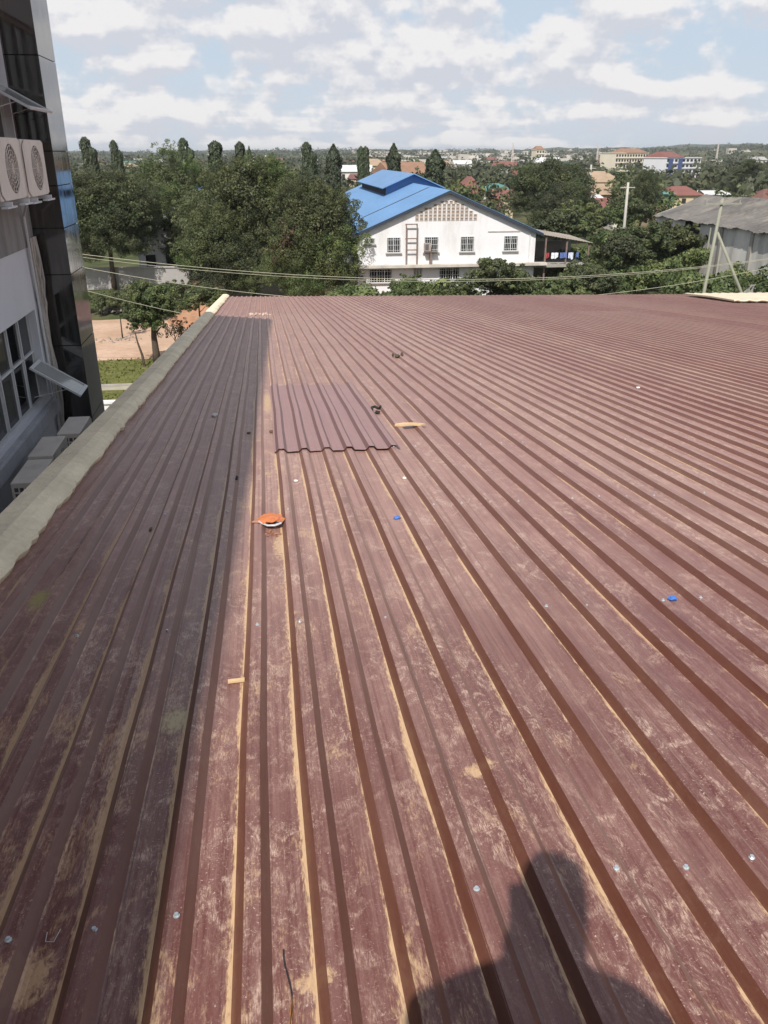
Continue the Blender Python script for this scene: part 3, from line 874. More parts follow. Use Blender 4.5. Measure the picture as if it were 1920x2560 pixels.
# ------------------------------------------------------------------ the photographer (seen only as a shadow on the roof)
def person():
    V = []; E = []; R = []
    def j(p, r, par=None):
        V.append(p); R.append(r); i = len(V)-1
        if par is not None: E.append((par, i))
        return i
    fz = rz(0, -.2) + .03
    bx, by = 0.02, -0.22
    pel = j((bx, by, fz+.98), (.165, .12)); w = j((bx, by, fz+1.14), (.145, .105), pel); ch = j((bx+.005, by+.0, fz+1.36), (.175, .12), w)
    up = j((bx+.01, by+.0, fz+1.52), (.15, .095), ch); nk = j((bx+.02, by+.015, fz+1.635), (.070, .066), up)
    hd0 = j((bx+.03, by+.03, fz+1.75), (.088, .092), nk); hd1 = j((bx+.022, by+.035, fz+1.88), (.103, .112), hd0); hd2 = j((bx+.022, by+.03, fz+1.99), (.080, .088), hd1)
    for s in (-1, 1):
        hip = j((bx+s*.10, by, fz+.90), (.10, .10), pel); kn = j((bx+s*.12, by+.03, fz+.50), (.066, .07), hip); an = j((bx+s*.13, by-.01, fz+.10), (.042, .045), kn)
        j((bx+s*.14, by+.15, fz+.035), (.045, .035), an)
        sh = j((bx+.01+s*.20, by, fz+1.50 + (.055 if s < 0 else -.04)), (.078, .075), up)
        el = j((bx+s*.31, by+(.02 if s < 0 else .10), fz+1.28 + (.235 if s < 0 else -.06)), (.062, .062), sh)
        wr = j((0.05+s*.045, -.06, 11.93), (.034, .030), el); pa = j((0.045+s*.045, -.03, 11.955), (.034, .018), wr)
        for q in range(4):
            f1 = j((.037+s*.047, -.022, 11.925+q*.020), (.009, .009), pa); f2 = j((.037+s*.036, -.021, 11.932+q*.020), (.008, .008), f1)
        t1 = j((.037+s*.045, -.045, 11.985), (.010, .010), pa); j((.037+s*.03, -.035, 12.0), (.008, .008), t1)
    me = bpy.data.meshes.new('person_skeleton'); me.from_pydata(V, E, []); ob = bpy.data.objects.new('person_skeleton', me); COL.objects.link(ob)
    ob.modifiers.new('s', 'SKIN')
    for i, r_ in enumerate(R): me.skin_vertices[0].data[i].radius = r_
    me.skin_vertices[0].data[0].use_root = True
    ob.modifiers.new('d', 'SUBSURF').levels = 1
    dg = bpy.context.evaluated_depsgraph_get()
    mesh = bpy.data.meshes.new_from_object(ob.evaluated_get(dg))
    bpy.data.objects.remove(ob); bpy.data.meshes.remove(me)
    p = bpy.data.objects.new('person', mesh); COL.objects.link(p)
    base = Vector((bx, by, fz)); mesh.transform(Matrix.Translation(-base)); p.location = base
    mesh.materials.append(simple('dark_clothes', (0.06, 0.06, 0.07), 0.9, .2, 6))
    tag(p, 'person taking the photograph, standing on the roof and casting the dark shadow', 'person')


person()
ph = MB()
Cc = Vector((0.030, 0, 0)); 
rot = co.rotation_euler.to_matrix()
ph.obox(Vector(EYE) + rot @ Vector((0.034, 0.022, 0.012)), rot @ Vector((.038, 0, 0)), rot @ Vector((0, .080, 0)), rot @ Vector((0, 0, .0045)))
solo('phone', ph, m_black, 'phone held up in both hands of the person taking the photograph', 'phone', (0.03, -.01, 11.95))

# ------------------------------------------------------------------ white gabled house with blue roofs
def gable_house():
    M_BLUE = simple('blue_roof_sheet', (0.125, 0.25, 0.44), 0.5, .12, .5, stretch=(1, .3, 1))
    M_BLUED = simple('blue_fascia', (0.030, 0.042, 0.062), 0.6, .2, 1)
    xc, y0, y1, hw, ap, sl_ = 15.0, 68.0, 108.0, 7.35, 9.15, 0.418
    t = thing('gabled_house', 'white gabled house with a blue metal roof and a raised ridge vent', 'house', (xc, y0, 0))
    ez = ap - sl_*hw
    mb = MB(); mb.prism([(xc-hw, 0), (xc+hw, 0), (xc+hw, ez), (xc, ap), (xc-hw, ez)], 'y', y0, y1)
    mb.build('wall', M_WHITE, t)
    for s in (-1, 1):
        for ya, yb in ((y0-.35, 75.4), (75.62, y1+.3)):
            mb = MB(); oh = .55 if s > 0 else .75
            a = Vector((xc+s*.0, 0, ap+.14)); b = Vector((xc+s*(hw+oh), 0, ap+.14-sl_*(hw+oh)))
            n = int((yb-ya)/.45); nn = 2*n
            vs = []
            for i in range(nn+1):
                y = ya+(yb-ya)*i/nn; h = .035*(i % 2)
                vs += [(a.x, y, a.z+h), (b.x, y, b.z+h)]
            mb.add(vs, [(2*i, 2*i+1, 2*i+3, 2*i+2) for i in range(nn)])
            mb.build('roof_panel', M_BLUE, t)
        mb = MB(); oh = .55 if s > 0 else .75
        mb.add([(xc, y0-.37, ap+.13), (xc+s*(hw+oh), y0-.37, ap+.13-sl_*(hw+oh)), (xc+s*(hw+oh), y0-.37, ap-.10-sl_*(hw+oh)), (xc, y0-.37, ap-.10),
                (xc, y0-.31, ap+.13), (xc+s*(hw+oh), y0-.31, ap+.13-sl_*(hw+oh)), (xc+s*(hw+oh), y0-.31, ap-.10-sl_*(hw+oh)), (xc, y0-.31, ap-.10)],
               [(0, 1, 2, 3), (4, 7, 6, 5), (0, 4, 5, 1), (3, 2, 6, 7), (1, 5, 6, 2)])
        mb.build('barge_board', M_BLUED, t)
    # dark joint strips across the roof slope
    mb = MB(); mb.obox((xc-3.9, 75.51, ap+.12-sl_*3.9), (3.7, 0, 3.7*sl_), (0, .20, 0), (0, 0, .05)); mb.build('roof_joint', M_DARK, t)
    # raised ridge vent
    m0, m1, mw, mz = 84.0, 105.0, 3.1, 10.1
    mb = MB(); mb.prism([(xc-mw+.5, ap-sl_*2.9), (xc+mw-.5, ap-sl_*2.9), (xc+mw-.5, mz-sl_*2.7), (xc, mz-.05), (xc-mw+.5, mz-sl_*2.7)], 'y', m0+.5, m1-.5)
    v = mb.build('ridge_vent', simple('blue_vent_wall', (0.075, 0.19, 0.42), .6, .1, 1), t)
    mb = MB(); mb.box(xc-mw+.45, xc-mw+.49, m0+1, m1-1, ap-sl_*2.5-.05, mz-sl_*2.7-.15); mb.build('louvre', M_DARK, v)
    for s in (-1, 1):
        mb = MB(); mb.add([(xc, m0-.2, mz), (xc+s*mw, m0-.2, mz-sl_*mw), (xc+s*mw, m1, mz-sl_*mw), (xc, m1, mz)], [(0, 1, 2, 3)])
        o = mb.build('vent_roof', M_BLUE, v); o.modifiers.new('t', 'SOLIDIFY').thickness = .08
    # ledge between the storeys
    mb = MB(); mb.box(xc-hw-.3, xc+hw+.9, y0-.75, y0-.01, 3.52, 3.72); mb.build('ledge', simple('ledge_concrete', (.52, .48, .42), .9, .2, .8, grime=((.22, .18, .14), .6)), t)

    def win(x0, x1, z0, z1, nb, cols=2):
        f = MB(); e = .05; y = y0-.06
        f.box(x0, x1, y, y0+.02, z1-e, z1); f.box(x0, x1, y, y0+.02, z0, z0+e)
        f.box(x0, x0+e, y, y0+.02, z0+e, z1-e); f.box(x1-e, x1, y, y0+.02, z0+e, z1-e)
        for i in range(1, cols):
            xm = x0+(x1-x0)*i/cols; f.box(xm-.03, xm+.03, y+.005, y0-.0, z0+e, z1-e)
        fr = f.build('window', M_WHITEFRAME, t)
        g = MB(); g.add([(x0+e, y0-.012, z0+e), (x1-e, y0-.012, z0+e), (x1-e, y0-.012, z1-e), (x0+e, y0-.012, z1-e)], [(0, 1, 2, 3)]); g.build('pane', M_GLASS, fr)
        b = MB()
        for i in range(nb): xb = x0+e+(x1-x0-2*e)*(i+.5)/nb; b.box(xb-.012, xb+.012, y-.03, y-.01, z0, z1)
        for i in range(3): zb = z0+(z1-z0)*(i+.5)/3; b.box(x0, x1, y-.025, y-.013, zb-.012, zb+.012)
        b.build('window_bars', M_WHITEFRAME, fr)
        s = MB(); s.box(x0-.1, x1+.1, y0-.16, y0-.061, z0-.08, z0); s.build('window_sill', M_CONC, fr)
    for x0, x1 in ((10.02, 11.14), (13.06, 14.22), (16.04, 17.18), (19.66, 20.84)): win(x0, x1, 4.62, 5.82, 7)
    win(8.2, 9.05, 5.32, 5.8, 4)
    for x0, x1 in ((8.6, 10.45), (12.2, 12.95), (14.35, 16.05)): win(x0, x1, 2.3, 3.38, 8, 3)
    # breeze blocks in the gable
    blk = None; m_b = simple('breeze_block_hole', (0.30, 0.235, 0.185), .9, .3, 3); m_bf = simple('breeze_block', (.56, .50, .44), .9, .15, 3)
    rows = [(7.14, 14), (7.40, 14), (7.66, 12), (7.92, 10), (8.18, 8), (8.42, 5)]
    for z, n in rows:
        for i in range(n):
            x = 14.82 + (i-(n-1)/2)*.365
            hz = .22 if z > 7.2 or True else .2
            if ap - sl_*abs(x-xc) < z+.45: continue
            if blk is None:
                mb = MB(); w_, h_ = .145, .105
                mb.add([(-w_, -.035, -h_), (w_, -.035, -h_), (w_, -.035, h_), (-w_, -.035, h_), (-w_+.035, -.035, -h_+.03), (w_-.035, -.035, -h_+.03), (w_-.035, -.035, h_-.03), (-w_+.035, -.035, h_-.03),
                        (-w_+.035, -.004, -h_+.03), (w_-.035, -.004, -h_+.03), (w_-.035, -.004, h_-.03), (-w_+.035, -.004, h_-.03), (-w_, 0, -h_), (w_, 0, -h_), (w_, 0, h_), (-w_, 0, h_)],
                       [(0, 1, 5, 4), (1, 2, 6, 5), (2, 3, 7, 6), (3, 0, 4, 7), (12, 13, 1, 0), (13, 14, 2, 1), (14, 15, 3, 2), (15, 12, 0, 3)])
                mb.cur = 1
                mb.add([(-w_+.035, -.035, -h_+.03), (w_-.035, -.035, -h_+.03), (w_-.035, -.035, h_-.03), (-w_+.035, -.035, h_-.03),
                        (-w_+.035, -.004, -h_+.03), (w_-.035, -.004, -h_+.03), (w_-.035, -.004, h_-.03), (-w_+.035, -.004, h_-.03)],
                       [(4, 5, 6, 7), (0, 1, 5, 4), (1, 2, 6, 5), (2, 3, 7, 6), (3, 0, 4, 7)])
                o = mb.build('breeze_block', [m_bf, m_b], None, fix=False); blk = o.data; o.parent = t
            else:
                o = bpy.data.objects.new('breeze_block', blk); COL.objects.link(o); o.parent = t
            o.location = (x-xc, -.001, z)
    # steel ladder frame
    mb = MB()
    for x in (11.55, 12.42): mb.box(x-.04, x+.04, y0-.35, y0-.27, 3.73, 6.85)
    for z in (3.95+.9, 5.72, 6.80): mb.box(11.59, 12.38, y0-.34, y0-.28, z-.04, z+.04)
    for x in (11.55, 12.42):
        for z in (5.7, 6.78): mb.box(x-.03, x+.03, y0-.27, y0, z-.03, z+.03)
    mb.build('ladder_frame', M_BROWNSTEEL, t)
    mb = MB(); mb.box(xc+hw-.55, xc+hw-.48, y0-.09, y0-.02, 3.73, ez); mb.build('downpipe', M_WHITEFRAME, t)
    mb = MB(); mb.box(18.3, 21.0, y0-.05, y0-.012, 6.12, 6.2); mb.build('string_course', simple('tan_band', (.55, .45, .36), .9, .2, 2), t)
    # small air conditioner under the second window
    a = thing('air_conditioner', 'small air conditioner hung under the second window of the white house', 'air conditioner', (13.35, 67.8, 4.25))
    mb = MB(); mb.box(13.02, 13.55, 67.55, 67.9, 4.75, 5.35); mb.build('casing', simple('old_ac_casing', (.33, .29, .26), .7, .2, 3), a)
    mb = MB(); mb.box(13.08, 13.36, 67.54, 67.549, 4.82, 5.28); mb.build('fan_grille', m_acd, a)
    mb = MB(); mb.box(13.05, 14.1, 67.45, 67.98, 4.66, 4.72); mb.box(13.5, 13.6, 67.5, 67.97, 3.74, 4.66); mb.build('bracket', M_BROWNSTEEL, a)


gable_house()

# lean-to beside the house with laundry
t = thing('lean_to_shed', 'open lean-to with a rusty tin roof against the right side of the white house', 'shed', (25, 70, 0))
mb = MB(); vs = []
for i in range(41):
    x = 22.4+4.9*i/40
    for y in (67.6, 73.5): vs.append((x, y, 5.95-.165*(x-22.4)+.03*(i % 2)+(.15 if y > 70 else 0)))
mb.add(vs, [(2*i, 2*i+1, 2*i+3, 2*i+2) for i in range(40)])
mb.build('tin_roof', simple('old_tin', (.30, .26, .21), .8, .3, 1.2), t)
for x in (23.2, 25.0, 26.9):
    mb = MB(); mb.box(x-.06, x+.06, 67.8, 67.92, 0, 5.9-.165*(x-22.4)); mb.build('post', M_BROWNSTEEL, t)
mb = MB(); mb.box(22.6, 27.2, 72.8, 73.0, 0, 4.9); mb.build('back_wall', M_CONC, t)
mb = MB(); mb.box(22.4, 27.2, 67.7, 72.8, 3.3, 3.5); mb.build('platform', M_CONC, t)
for i, (x, w, c, lab) in enumerate(((23.35, .3, (.38, .07, .07), 'red cloth at the left end of the laundry under the lean-to'), (24.0, .55, (.70, .72, .78), 'white sheet hanging beside the red cloth under the lean-to'),
                                    (24.75, .55, (.12, .18, .42), 'blue cloth hanging in the middle of the lean-to laundry'), (25.4, .45, (.62, .66, .76), 'pale cloth right of the blue one under the lean-to'), (25.95, .3, (.13, .20, .42), 'small blue cloth at the right end of the laundry'))):
    mb = MB(); vs = []; r = random.Random(i)
    for j_ in range(6):
        for i_ in range(6):
            vs.append((x-w/2+w*i_/5, 67.75+.07*sin(i_*2+i)+.03*r.random(), 4.45-.45*j_/5*(.7+.6*r.random())))
    mb.add(vs, [(j_*6+i_, j_*6+i_+1, (j_+1)*6+i_+1, (j_+1)*6+i_) for j_ in range(5) for i_ in range(5)])
    solo('laundry', mb, simple('laundry_%s' % ['red', 'white', 'blue', 'pale', 'navy'][i], c, .9, .15, 3), lab, 'laundry', (x, 67.75, 3.8), 'washing hung under the lean-to')

# ------------------------------------------------------------------ old grey shed with a sagging fibre-cement roof, right
t = thing('old_shed', 'long derelict shed with a weathered grey roof and pale walls at right', 'shed', (46.5, 67, 0))
mb = MB()
XW, XR, XE, YA, YB, ZE, ZR = 41.2, 46.5, 52.5, 48.0, 86.0, 6.15, 8.0
D0, D1 = 76.6, 79.6
for ya, yb in ((YA, D0), (D1, YB)):
    n = 12; vs = [(XW, ya+(yb-ya)*i/n, z) for i in range(n+1) for z in (0, ZE-.06)]
    mb.add(vs, [(2*i, 2*i+1, 2*i+3, 2*i+2) for i in range(n)])
mb.add([(XW, YB, 0), (XE, YB, 0), (XE, YB, ZE), (XR, YB, ZR-.1), (XW, YB, ZE)], [(0, 1, 2, 3, 4)])
mb.add([(XW, YA, 0), (XE, YA, 0), (XE, YA, ZE), (XR, YA, ZR-.1), (XW, YA, ZE)], [(0, 1, 2, 3, 4)])
mb.add([(XE, YA, 0), (XE, YB, 0), (XE, YB, ZE), (XE, YA, ZE)], [(0, 1, 2, 3)])
mb.build('wall', simple('old_lime_wall', (.62, .60, .56), .9, .2, .6, grime=((.13, .12, .10), .65), stretch=(1, 1, .4)), t, fix=False)
mb = MB(); mb.box(XW+.6, XW+.7, D0-.2, D1+.2, 0, ZE-.1); mb.build('dark_doorway', M_DARK, t)
for y in (52.5, 57.5, 62.5, 67.5, 72.5, 83):
    mb = MB(); mb.box(XW-.14, XW-.005, y-.2, y+.2, 0, ZE-.25); mb.build('buttress', M_CONC, t)
for s in (0, 1):
    mb = MB(); vs = []; nu = 130; r = random.Random(4)
    for i in range(nu+1):
        y = YA-.3+(YB-YA+.6)*i/nu
        e = ZE + .07*sin(y*1.3) + .05*sin(y*3.1); rid = ZR + .10*sin(y*.5+1)
        for v_ in range(7):
            f = v_/6
            x = (XW-.5+(XR-XW+.5)*f) if s == 0 else (XE+.5+(XR-XE-.5)*f)
            vs.append((x+r.uniform(-.03, .03), y, e-.18+(rid-e+.18)*f - .22*sin(pi*f)*(.5+.5*sin(y*.8)) + .04*(i % 2) + r.uniform(-.025, .025)))
    mb.add(vs, [(i*7+j, i*7+j+1, (i+1)*7+j+1, (i+1)*7+j) for i in range(nu) for j in range(6)])
    mb.build('roof', simple('weathered_roof', (.15, .138, .126), .95, .4, .30, grime=((.40, .36, .29), .6)), t)

# ------------------------------------------------------------------ white buildings and walls behind the trees on the left
t = thing('white_annex', 'white two storey block glimpsed through the trees at left', 'building', (-9, 92, 0))
mb = MB(); mb.box(-12.4, -5.5, 90, 99, 0, 7.4); mb.build('wall', M_WHITE, t)
mb = MB(); mb.box(-12.8, -5.1, 89.6, 99.4, 7.41, 7.7); mb.build('roof', M_CONC, t)
for x in (-11.2, -9.2, -7.2):
    for z in (1.2, 4.6):
        mb = MB(); mb.box(x-.55, x+.55, 89.95, 89.995, z, z+1.3); w = mb.build('window', M_WHITEFRAME, t)
        mb = MB(); mb.box(x-.48, x+.48, 89.93, 89.948, z+.07, z+1.23); mb.build('pane', M_GLASS, w)
mb = MB(); mb.box(-34, -7, 83.5, 83.75, 0, 1.9); mb.box(-34, -7, 83.42, 83.83, 1.9, 2.02)
solo('boundary_wall', mb, simple('grey_boundary_wall', (.36, .34, .33), .9, .15, .5, grime=((.25, .22, .2), .5)), 'long pale boundary wall behind the dark tree at left', 'wall', (-20, 83.6, 0))
t = thing('blue_roof_house', 'small house with a pale blue roof peeping out between the column trees', 'house', (-7.5, 112, 0))
mb = MB(); mb.box(-10.5, -4.5, 112, 120, 0, 6.2); mb.build('wall', M_WHITE, t)
mb = MB(); mb.prism([(-11, 6.1), (-4, 6.1), (-7.5, 8.3)], 'y', 111.6, 120.4); mb.build('roof', simple('pale_blue_roof', (.22, .36, .56), .6, .15, 1), t)
t = thing('white_wall', 'low white wall at the foot of the lawn beside the pier', 'wall', (-9, 40.6, 0))
mb = MB(); mb.box(-16, -3, 40.5, 40.7, 0, .72); mb.build('wall', M_WHITE, t)
mb = MB(); mb.box(-16, -3, 40.42, 40.78, .722, .84); mb.build('coping', M_WHITE, t)
for i in range(9):
    mb = MB(); mb.box(-12.2+i*.8, -12.1+i*.8, 40.46, 40.498, 0, .72); mb.build('pilaster', M_WHITE, t)

# debris by the yard
r = random.Random(12)
for i, (x, y, lab) in enumerate(((-12.6, 71.5, 'stack of weathered planks leaning by the far end of the sandy yard'), (-11.9, 70.6, 'grey boards lying beside the leaning planks in the yard'))):
    t = thing('plank_pile', lab, 'planks', (x, y, 0))
    for q in range(6):
        mb = MB(); mb.obox((x+q*.22-.5, y+r.uniform(-.2, .2), .45+.08*(q % 2)), Vector((.10, 0, .02)), Vector((.25*(-1)**q, .9, .30)), Vector((0, -.01, .03)))
        mb.build('plank', simple('grey_planks', (.22, .20, .18), .9, .3, 4), t)
mb = MB(); r = random.Random(31)
for i in range(40):
    blob(mb, (-10.3+r.gauss(0, .9), 59.6+r.gauss(0, .5), .03), .10*r.uniform(.4, 1.6), .12*r.uniform(.4, 1.4), .08, i+90, 0)
tag(mb.build('stone_scatter', simple('yard_stones', (.30, .25, .21), .9, .3, 4)), kind='stuff')
mb = MB(); r = random.Random(33); n = 24
vs = [(-3.2+4.3*cos(2*pi*i/n)*f, 66+3.2*sin(2*pi*i/n)*f, h+r.uniform(-.08, .08)) for f, h in ((1, 0), (.75, .8), (.45, 1.35), (.12, 1.6)) for i in range(n)]
mb.add(vs, [(a*n+i, a*n+(i+1) % n, (a+1)*n+(i+1) % n, (a+1)*n+i) for a in range(3) for i in range(n)]+[tuple(range(3*n, 4*n))])
solo('earth_mound', mb, simple('red_earth', (.36, .19, .11), .95, .25, 1.2, bump=.4), 'mound of red earth behind the small tree in the yard', 'mound', (-3.2, 66, 0), smooth=True)
mb = MB(); mb.tube([(-7.45, 51.2, 0), (-7.5, 51.2, .7), (-7.68, 51.15, 1.5), (-7.75, 51.1, 2.1)], .10, 7, .03)
solo('dead_trunk', mb, M_BARK, 'thin dead trunk leaning on the lawn left of the small tree', 'tree stump', (-7.45, 51.2, 0))


# ------------------------------------------------------------------ foliage
def leaf_quads(cent, nrm, size, rng, droop=0.0, aspect=0.55):
    n = len(cent)
    rv = rng.normal(size=(n, 3)); nn = nrm + rv*0.48; nn /= np.linalg.norm(nn, axis=1)[:, None]
    t = rng.normal(size=(n, 3)); t[:, 2] -= droop
    t -= nn*np.sum(t*nn, 1)[:, None]; t /= np.linalg.norm(t, axis=1)[:, None]
    b = np.cross(nn, t)
    s = (size*rng.uniform(.6, 1.35, n))[:, None]
    V = np.zeros((n, 4, 3))
    V[:, 0] = cent - t*s; V[:, 1] = cent + b*s*aspect + nn*s*.12; V[:, 2] = cent + t*s; V[:, 3] = cent - b*s*aspect + nn*s*.12
    return V.reshape(-1, 3)


def blob_points(rng, blobs, per):
    C = []; N = []; T = []
    for (c, r_) in blobs:
        m = int(per*max(r_/.3, .38)**2)
        d_ = rng.normal(size=(m, 3)); d_[:, 2] += .25; d_ /= np.linalg.norm(d_, axis=1)[:, None]
        rr = r_*(rng.uniform(.45, 1.12, m)**.6)
        C.append(np.asarray(c)+d_*rr[:, None]*np.array([1, 1, .85])); N.append(d_)
        bt = rng.uniform(-.34, .40)
        T.append(np.clip(rng.normal(.42+bt, .13, m), 0, 1))
    return np.concatenate(C), np.concatenate(N), np.concatenate(T)


def broad_blobs(rng, n, flat=0.92, rmin=.13, rmax=.32, top=0.25):
    bl = []
    while len(bl) < n:
        d_ = rng.normal(size=3); d_ /= np.linalg.norm(d_)
        if d_[2] < -.55: continue
        rad = rng.uniform(.35, .96)
        r_ = rng.uniform(rmin, rmax)
        bl.append(((d_[0]*rad, d_[1]*rad, d_[2]*rad*flat+top*.1), r_))
    for _ in range(n//2):                                   # sprigs standing out of the outline
        d_ = rng.normal(size=3); d_[2] = abs(d_[2])*.9-.25; d_ /= np.linalg.norm(d_)
        rad = rng.uniform(.98, 1.22)
        bl.append(((d_[0]*rad, d_[1]*rad, d_[2]*rad*flat+top*.1), rng.uniform(.07, .13)))
    return bl


def crown(name, seed, nblob, per, leaf, mat, **kw):
    rng = np.random.default_rng(seed)
    c, n, t = blob_points(rng, broad_blobs(rng, nblob, **kw), per)
    v = leaf_quads(c, n, leaf, rng, .4)
    return np_mesh(name, v, np.arange(len(v)).reshape(-1, 4), t, mat)


def column(name, seed, nl, leaf, mat, bush=1.0, peaks=1):
    rng = np.random.default_rng(seed)
    C, N = [], []
    for pk in range(peaks):
        m = nl//peaks
        z = rng.uniform(0, 1, m)**.9
        hgt = 1.0 if pk == 0 else .90
        prof = np.clip(np.minimum(.92+.12*z, (1.01-z)*(7 if bush > 1.1 else 22)), .02, 1.0)
        a = rng.uniform(0, 2*pi, m)
        lump = 1+.12*np.sin(a*3+z*17+pk)+.10*np.sin(z*41+a*2)
        rr = .065*bush*prof*lump*rng.uniform(.55, 1.1, m)**.5
        ox = 0 if peaks == 1 else (-.035, .038)[pk]
        C.append(np.c_[np.cos(a)*rr+ox, np.sin(a)*rr, z*hgt]); N.append(np.c_[np.cos(a), np.sin(a), np.full(m, .25)])
    C = np.concatenate(C); N = np.concatenate(N)
    v = leaf_quads(C, N, leaf, rng, 2.5, .4)
    return np_mesh(name, v, np.arange(len(v)).reshape(-1, 4), np.clip(rng.normal(.4, .22, len(C)), 0, 1), mat)


CROWN = {
    'olive': [crown('crown_mesh', 21, 62, 430, .026, L_OLIVE), crown('crown_mesh', 22, 58, 430, .026, L_OLIVE, flat=.95)],
    'green': [crown('crown_mesh', 23, 58, 430, .026, L_GREEN), crown('crown_mesh', 24, 52, 430, .026, L_GREEN, flat=.8)],
    'dark': [crown('crown_mesh', 25, 64, 430, .026, L_DARK, rmin=.2), crown('crown_mesh', 26, 60, 430, .026, L_DARK, flat=.9)],
    'lacy': [crown('crown_mesh', 27, 40, 190, .034, L_GREEN, rmin=.12, rmax=.24)],
    'small': [crown('crown_mesh', 28, 34, 260, .060, L_GREEN), crown('crown_mesh', 29, 26, 150, .075, L_GREEN, rmin=.12, rmax=.26)],
    'bush': [crown('crown_mesh', 30, 30, 240, .060, L_GREEN, flat=.7), crown('crown_mesh', 31, 28, 240, .060, L_OLIVE, flat=.7), crown('crown_mesh', 32, 28, 240, .060, L_DARK, flat=.7)],
    'dry': [crown('crown_mesh', 33, 26, 120, .05, L_BROWN, rmin=.12, rmax=.25)],
    'far': [crown('crown_mesh', 34, 26, 55, .085, L_DARK), crown('crown_mesh', 35, 22, 55, .085, L_GREEN), crown('crown_mesh', 36, 22, 55, .085, L_OLIVE, flat=.7)],
    'column': [column('crown_mesh', 40, 5200, .020, L_COL), column('crown_mesh', 41, 5600, .020, L_COL, 1.0, 2), column('crown_mesh', 42, 5200, .021, L_COL, 1.15)],
}


def trunk_mesh(h, r0, seed, limbs=5, spread=1.6, fork=.55, lean=0.0):
    rr = random.Random(seed); mb = MB()
    pts = [(lean*t*t*h+rr.uniform(-.05, .05)*h*.3*t, rr.uniform(-.05, .05)*h*.3*t, h*t) for t in (0, .2, .45, .7, 1)]
    mb.tube(pts, r0, 9, r0*.35)
    for i in range(limbs):
        t = fork+.4*i/limbs; a = i*2.4+rr.uniform(-.4, .4)
        z0 = h*t; s = spread*rr.uniform(.6, 1.1)
        p0 = (lean*t*t*h, 0, z0)
        mb.tube([p0, (p0[0]+cos(a)*s*.45, sin(a)*s*.45, z0+s*.35), (p0[0]+cos(a)*s, sin(a)*s, z0+s*.95)], r0*.42, 6, r0*.10)
    return mb


def tree(name, label, x, y, kind, R_, zc, sz=1.0, trunk=0.25, group=None, cat='tree', var=0, limbs=5, z0=None, rot=None, more=(), sx=1.0, fork=.55):
    zb = terr(x, y) if z0 is None else z0
    t = thing(name, label, cat, (x, y, zb), group)
    if trunk:
        h = max(.5, zc-zb+R_*.15)
        o = trunk_mesh(h, trunk, int(x*7+y), limbs, R_*.55, fork).build('trunk', M_BARK, None, True); o.parent = t
    lst = [(0, 0, zc-zb, R_, kind, var)] + [(m[0], m[1], m[2]-zb, m[3], m[4] if len(m) > 4 else kind, m[5] if len(m) > 5 else var+1) for m in more]
    for (dx, dy, dz, r_, kd, vv) in lst:
        me = CROWN[kd][vv % len(CROWN[kd])]
        o = bpy.data.objects.new('crown', me); COL.objects.link(o); o.parent = t
        o.location = (dx, dy, dz); o.scale = (r_*sx, r_, r_*sz)
        o.rotation_euler = (0, 0, RND.uniform(0, 6.28) if rot is None else rot)
    return t


# the big trees on the left
tree('broadleaf_tree', 'dark dense tree closest to the stone pier, with a black trunk before the pale wall', -14.0, 83, 'dark', 3.5, 6.7, 1.0, .28,
     more=((1.8, 1, 6.2, 2.6, 'dark', 0), (-1.6, 0, 8.7, 2.1), (1.4, 1, 9.0, 1.9), (3.0, 1, 7.9, 2.1), (0, .5, 8.3, 2.2), (-2.8, -.5, 5.4, 2.2), (.3, -1, 4.6, 2.2), (2.2, -.6, 3.9, 1.7, 'dark', 0), (-2.2, -.6, 3.4, 1.8, 'olive', 0)))
tree('broadleaf_tree', 'airy tall tree with a ragged lacy top between the first column trees', -9.6, 95, 'green', 3.6, 7.4, 1.05, .25,
     more=((.6, 0, 11.6, 1.8, 'lacy', 0), (-1.6, 0, 10.3, 1.6, 'lacy', 0), (2.8, 0, 10.3, 1.7, 'lacy', 0), (.4, .2, 9.4, 2.2, 'green', 1), (-2.9, -.2, 8.2, 1.8, 'green', 0), (3.2, -.2, 8.2, 2.2, 'olive', 1), (3.0, -5.5, 6.6, 2.7, 'green', 1), (-2.9, -5.6, 6.9, 2.3, 'olive', 0), (.2, -5.8, 7.0, 2.6, 'green', 0), (2.2, -6, 4.6, 2.0, 'olive', 1), (-1.9, -6, 4.9, 1.7, 'green', 1), (.9, -6.5, 3.4, 1.5, 'lacy', 0), (3.2, -7, 2.6, 1.6, 'green', 0), (1.6, -6.2, 2.8, 1.7, 'olive', 0)))
tree('broadleaf_tree', 'largest olive green tree in the middle of the left tree group', -.8, 76, 'olive', 3.9, 7.6, 1.0, .3,
     more=((1.9, 0, 10.4, 1.5, 'green', 0), (.2, 0, 10.5, 1.5, 'lacy', 0), (-1.9, .5, 9.5, 1.8, 'olive', 1), (-3.4, .4, 7.9, 1.9, 'green', 1), (3.3, .2, 9.2, 1.6, 'olive', 1), (2.8, -.5, 8.0, 2.7, 'olive', 0), (-3.6, -.8, 6.4, 2.7, 'green', 0), (-1.4, -1.6, 5.2, 2.9, 'olive', 1), (1.8, -1.8, 5.0, 2.8, 'olive', 0), (.2, .3, 9.6, 2.3, 'olive', 1),
           (.2, -2.4, 2.9, 2.3, 'green', 1), (-2.8, -1.6, 3.4, 2.2, 'olive', 0), (3.0, -1.4, 2.6, 2.0, 'green', 0)))
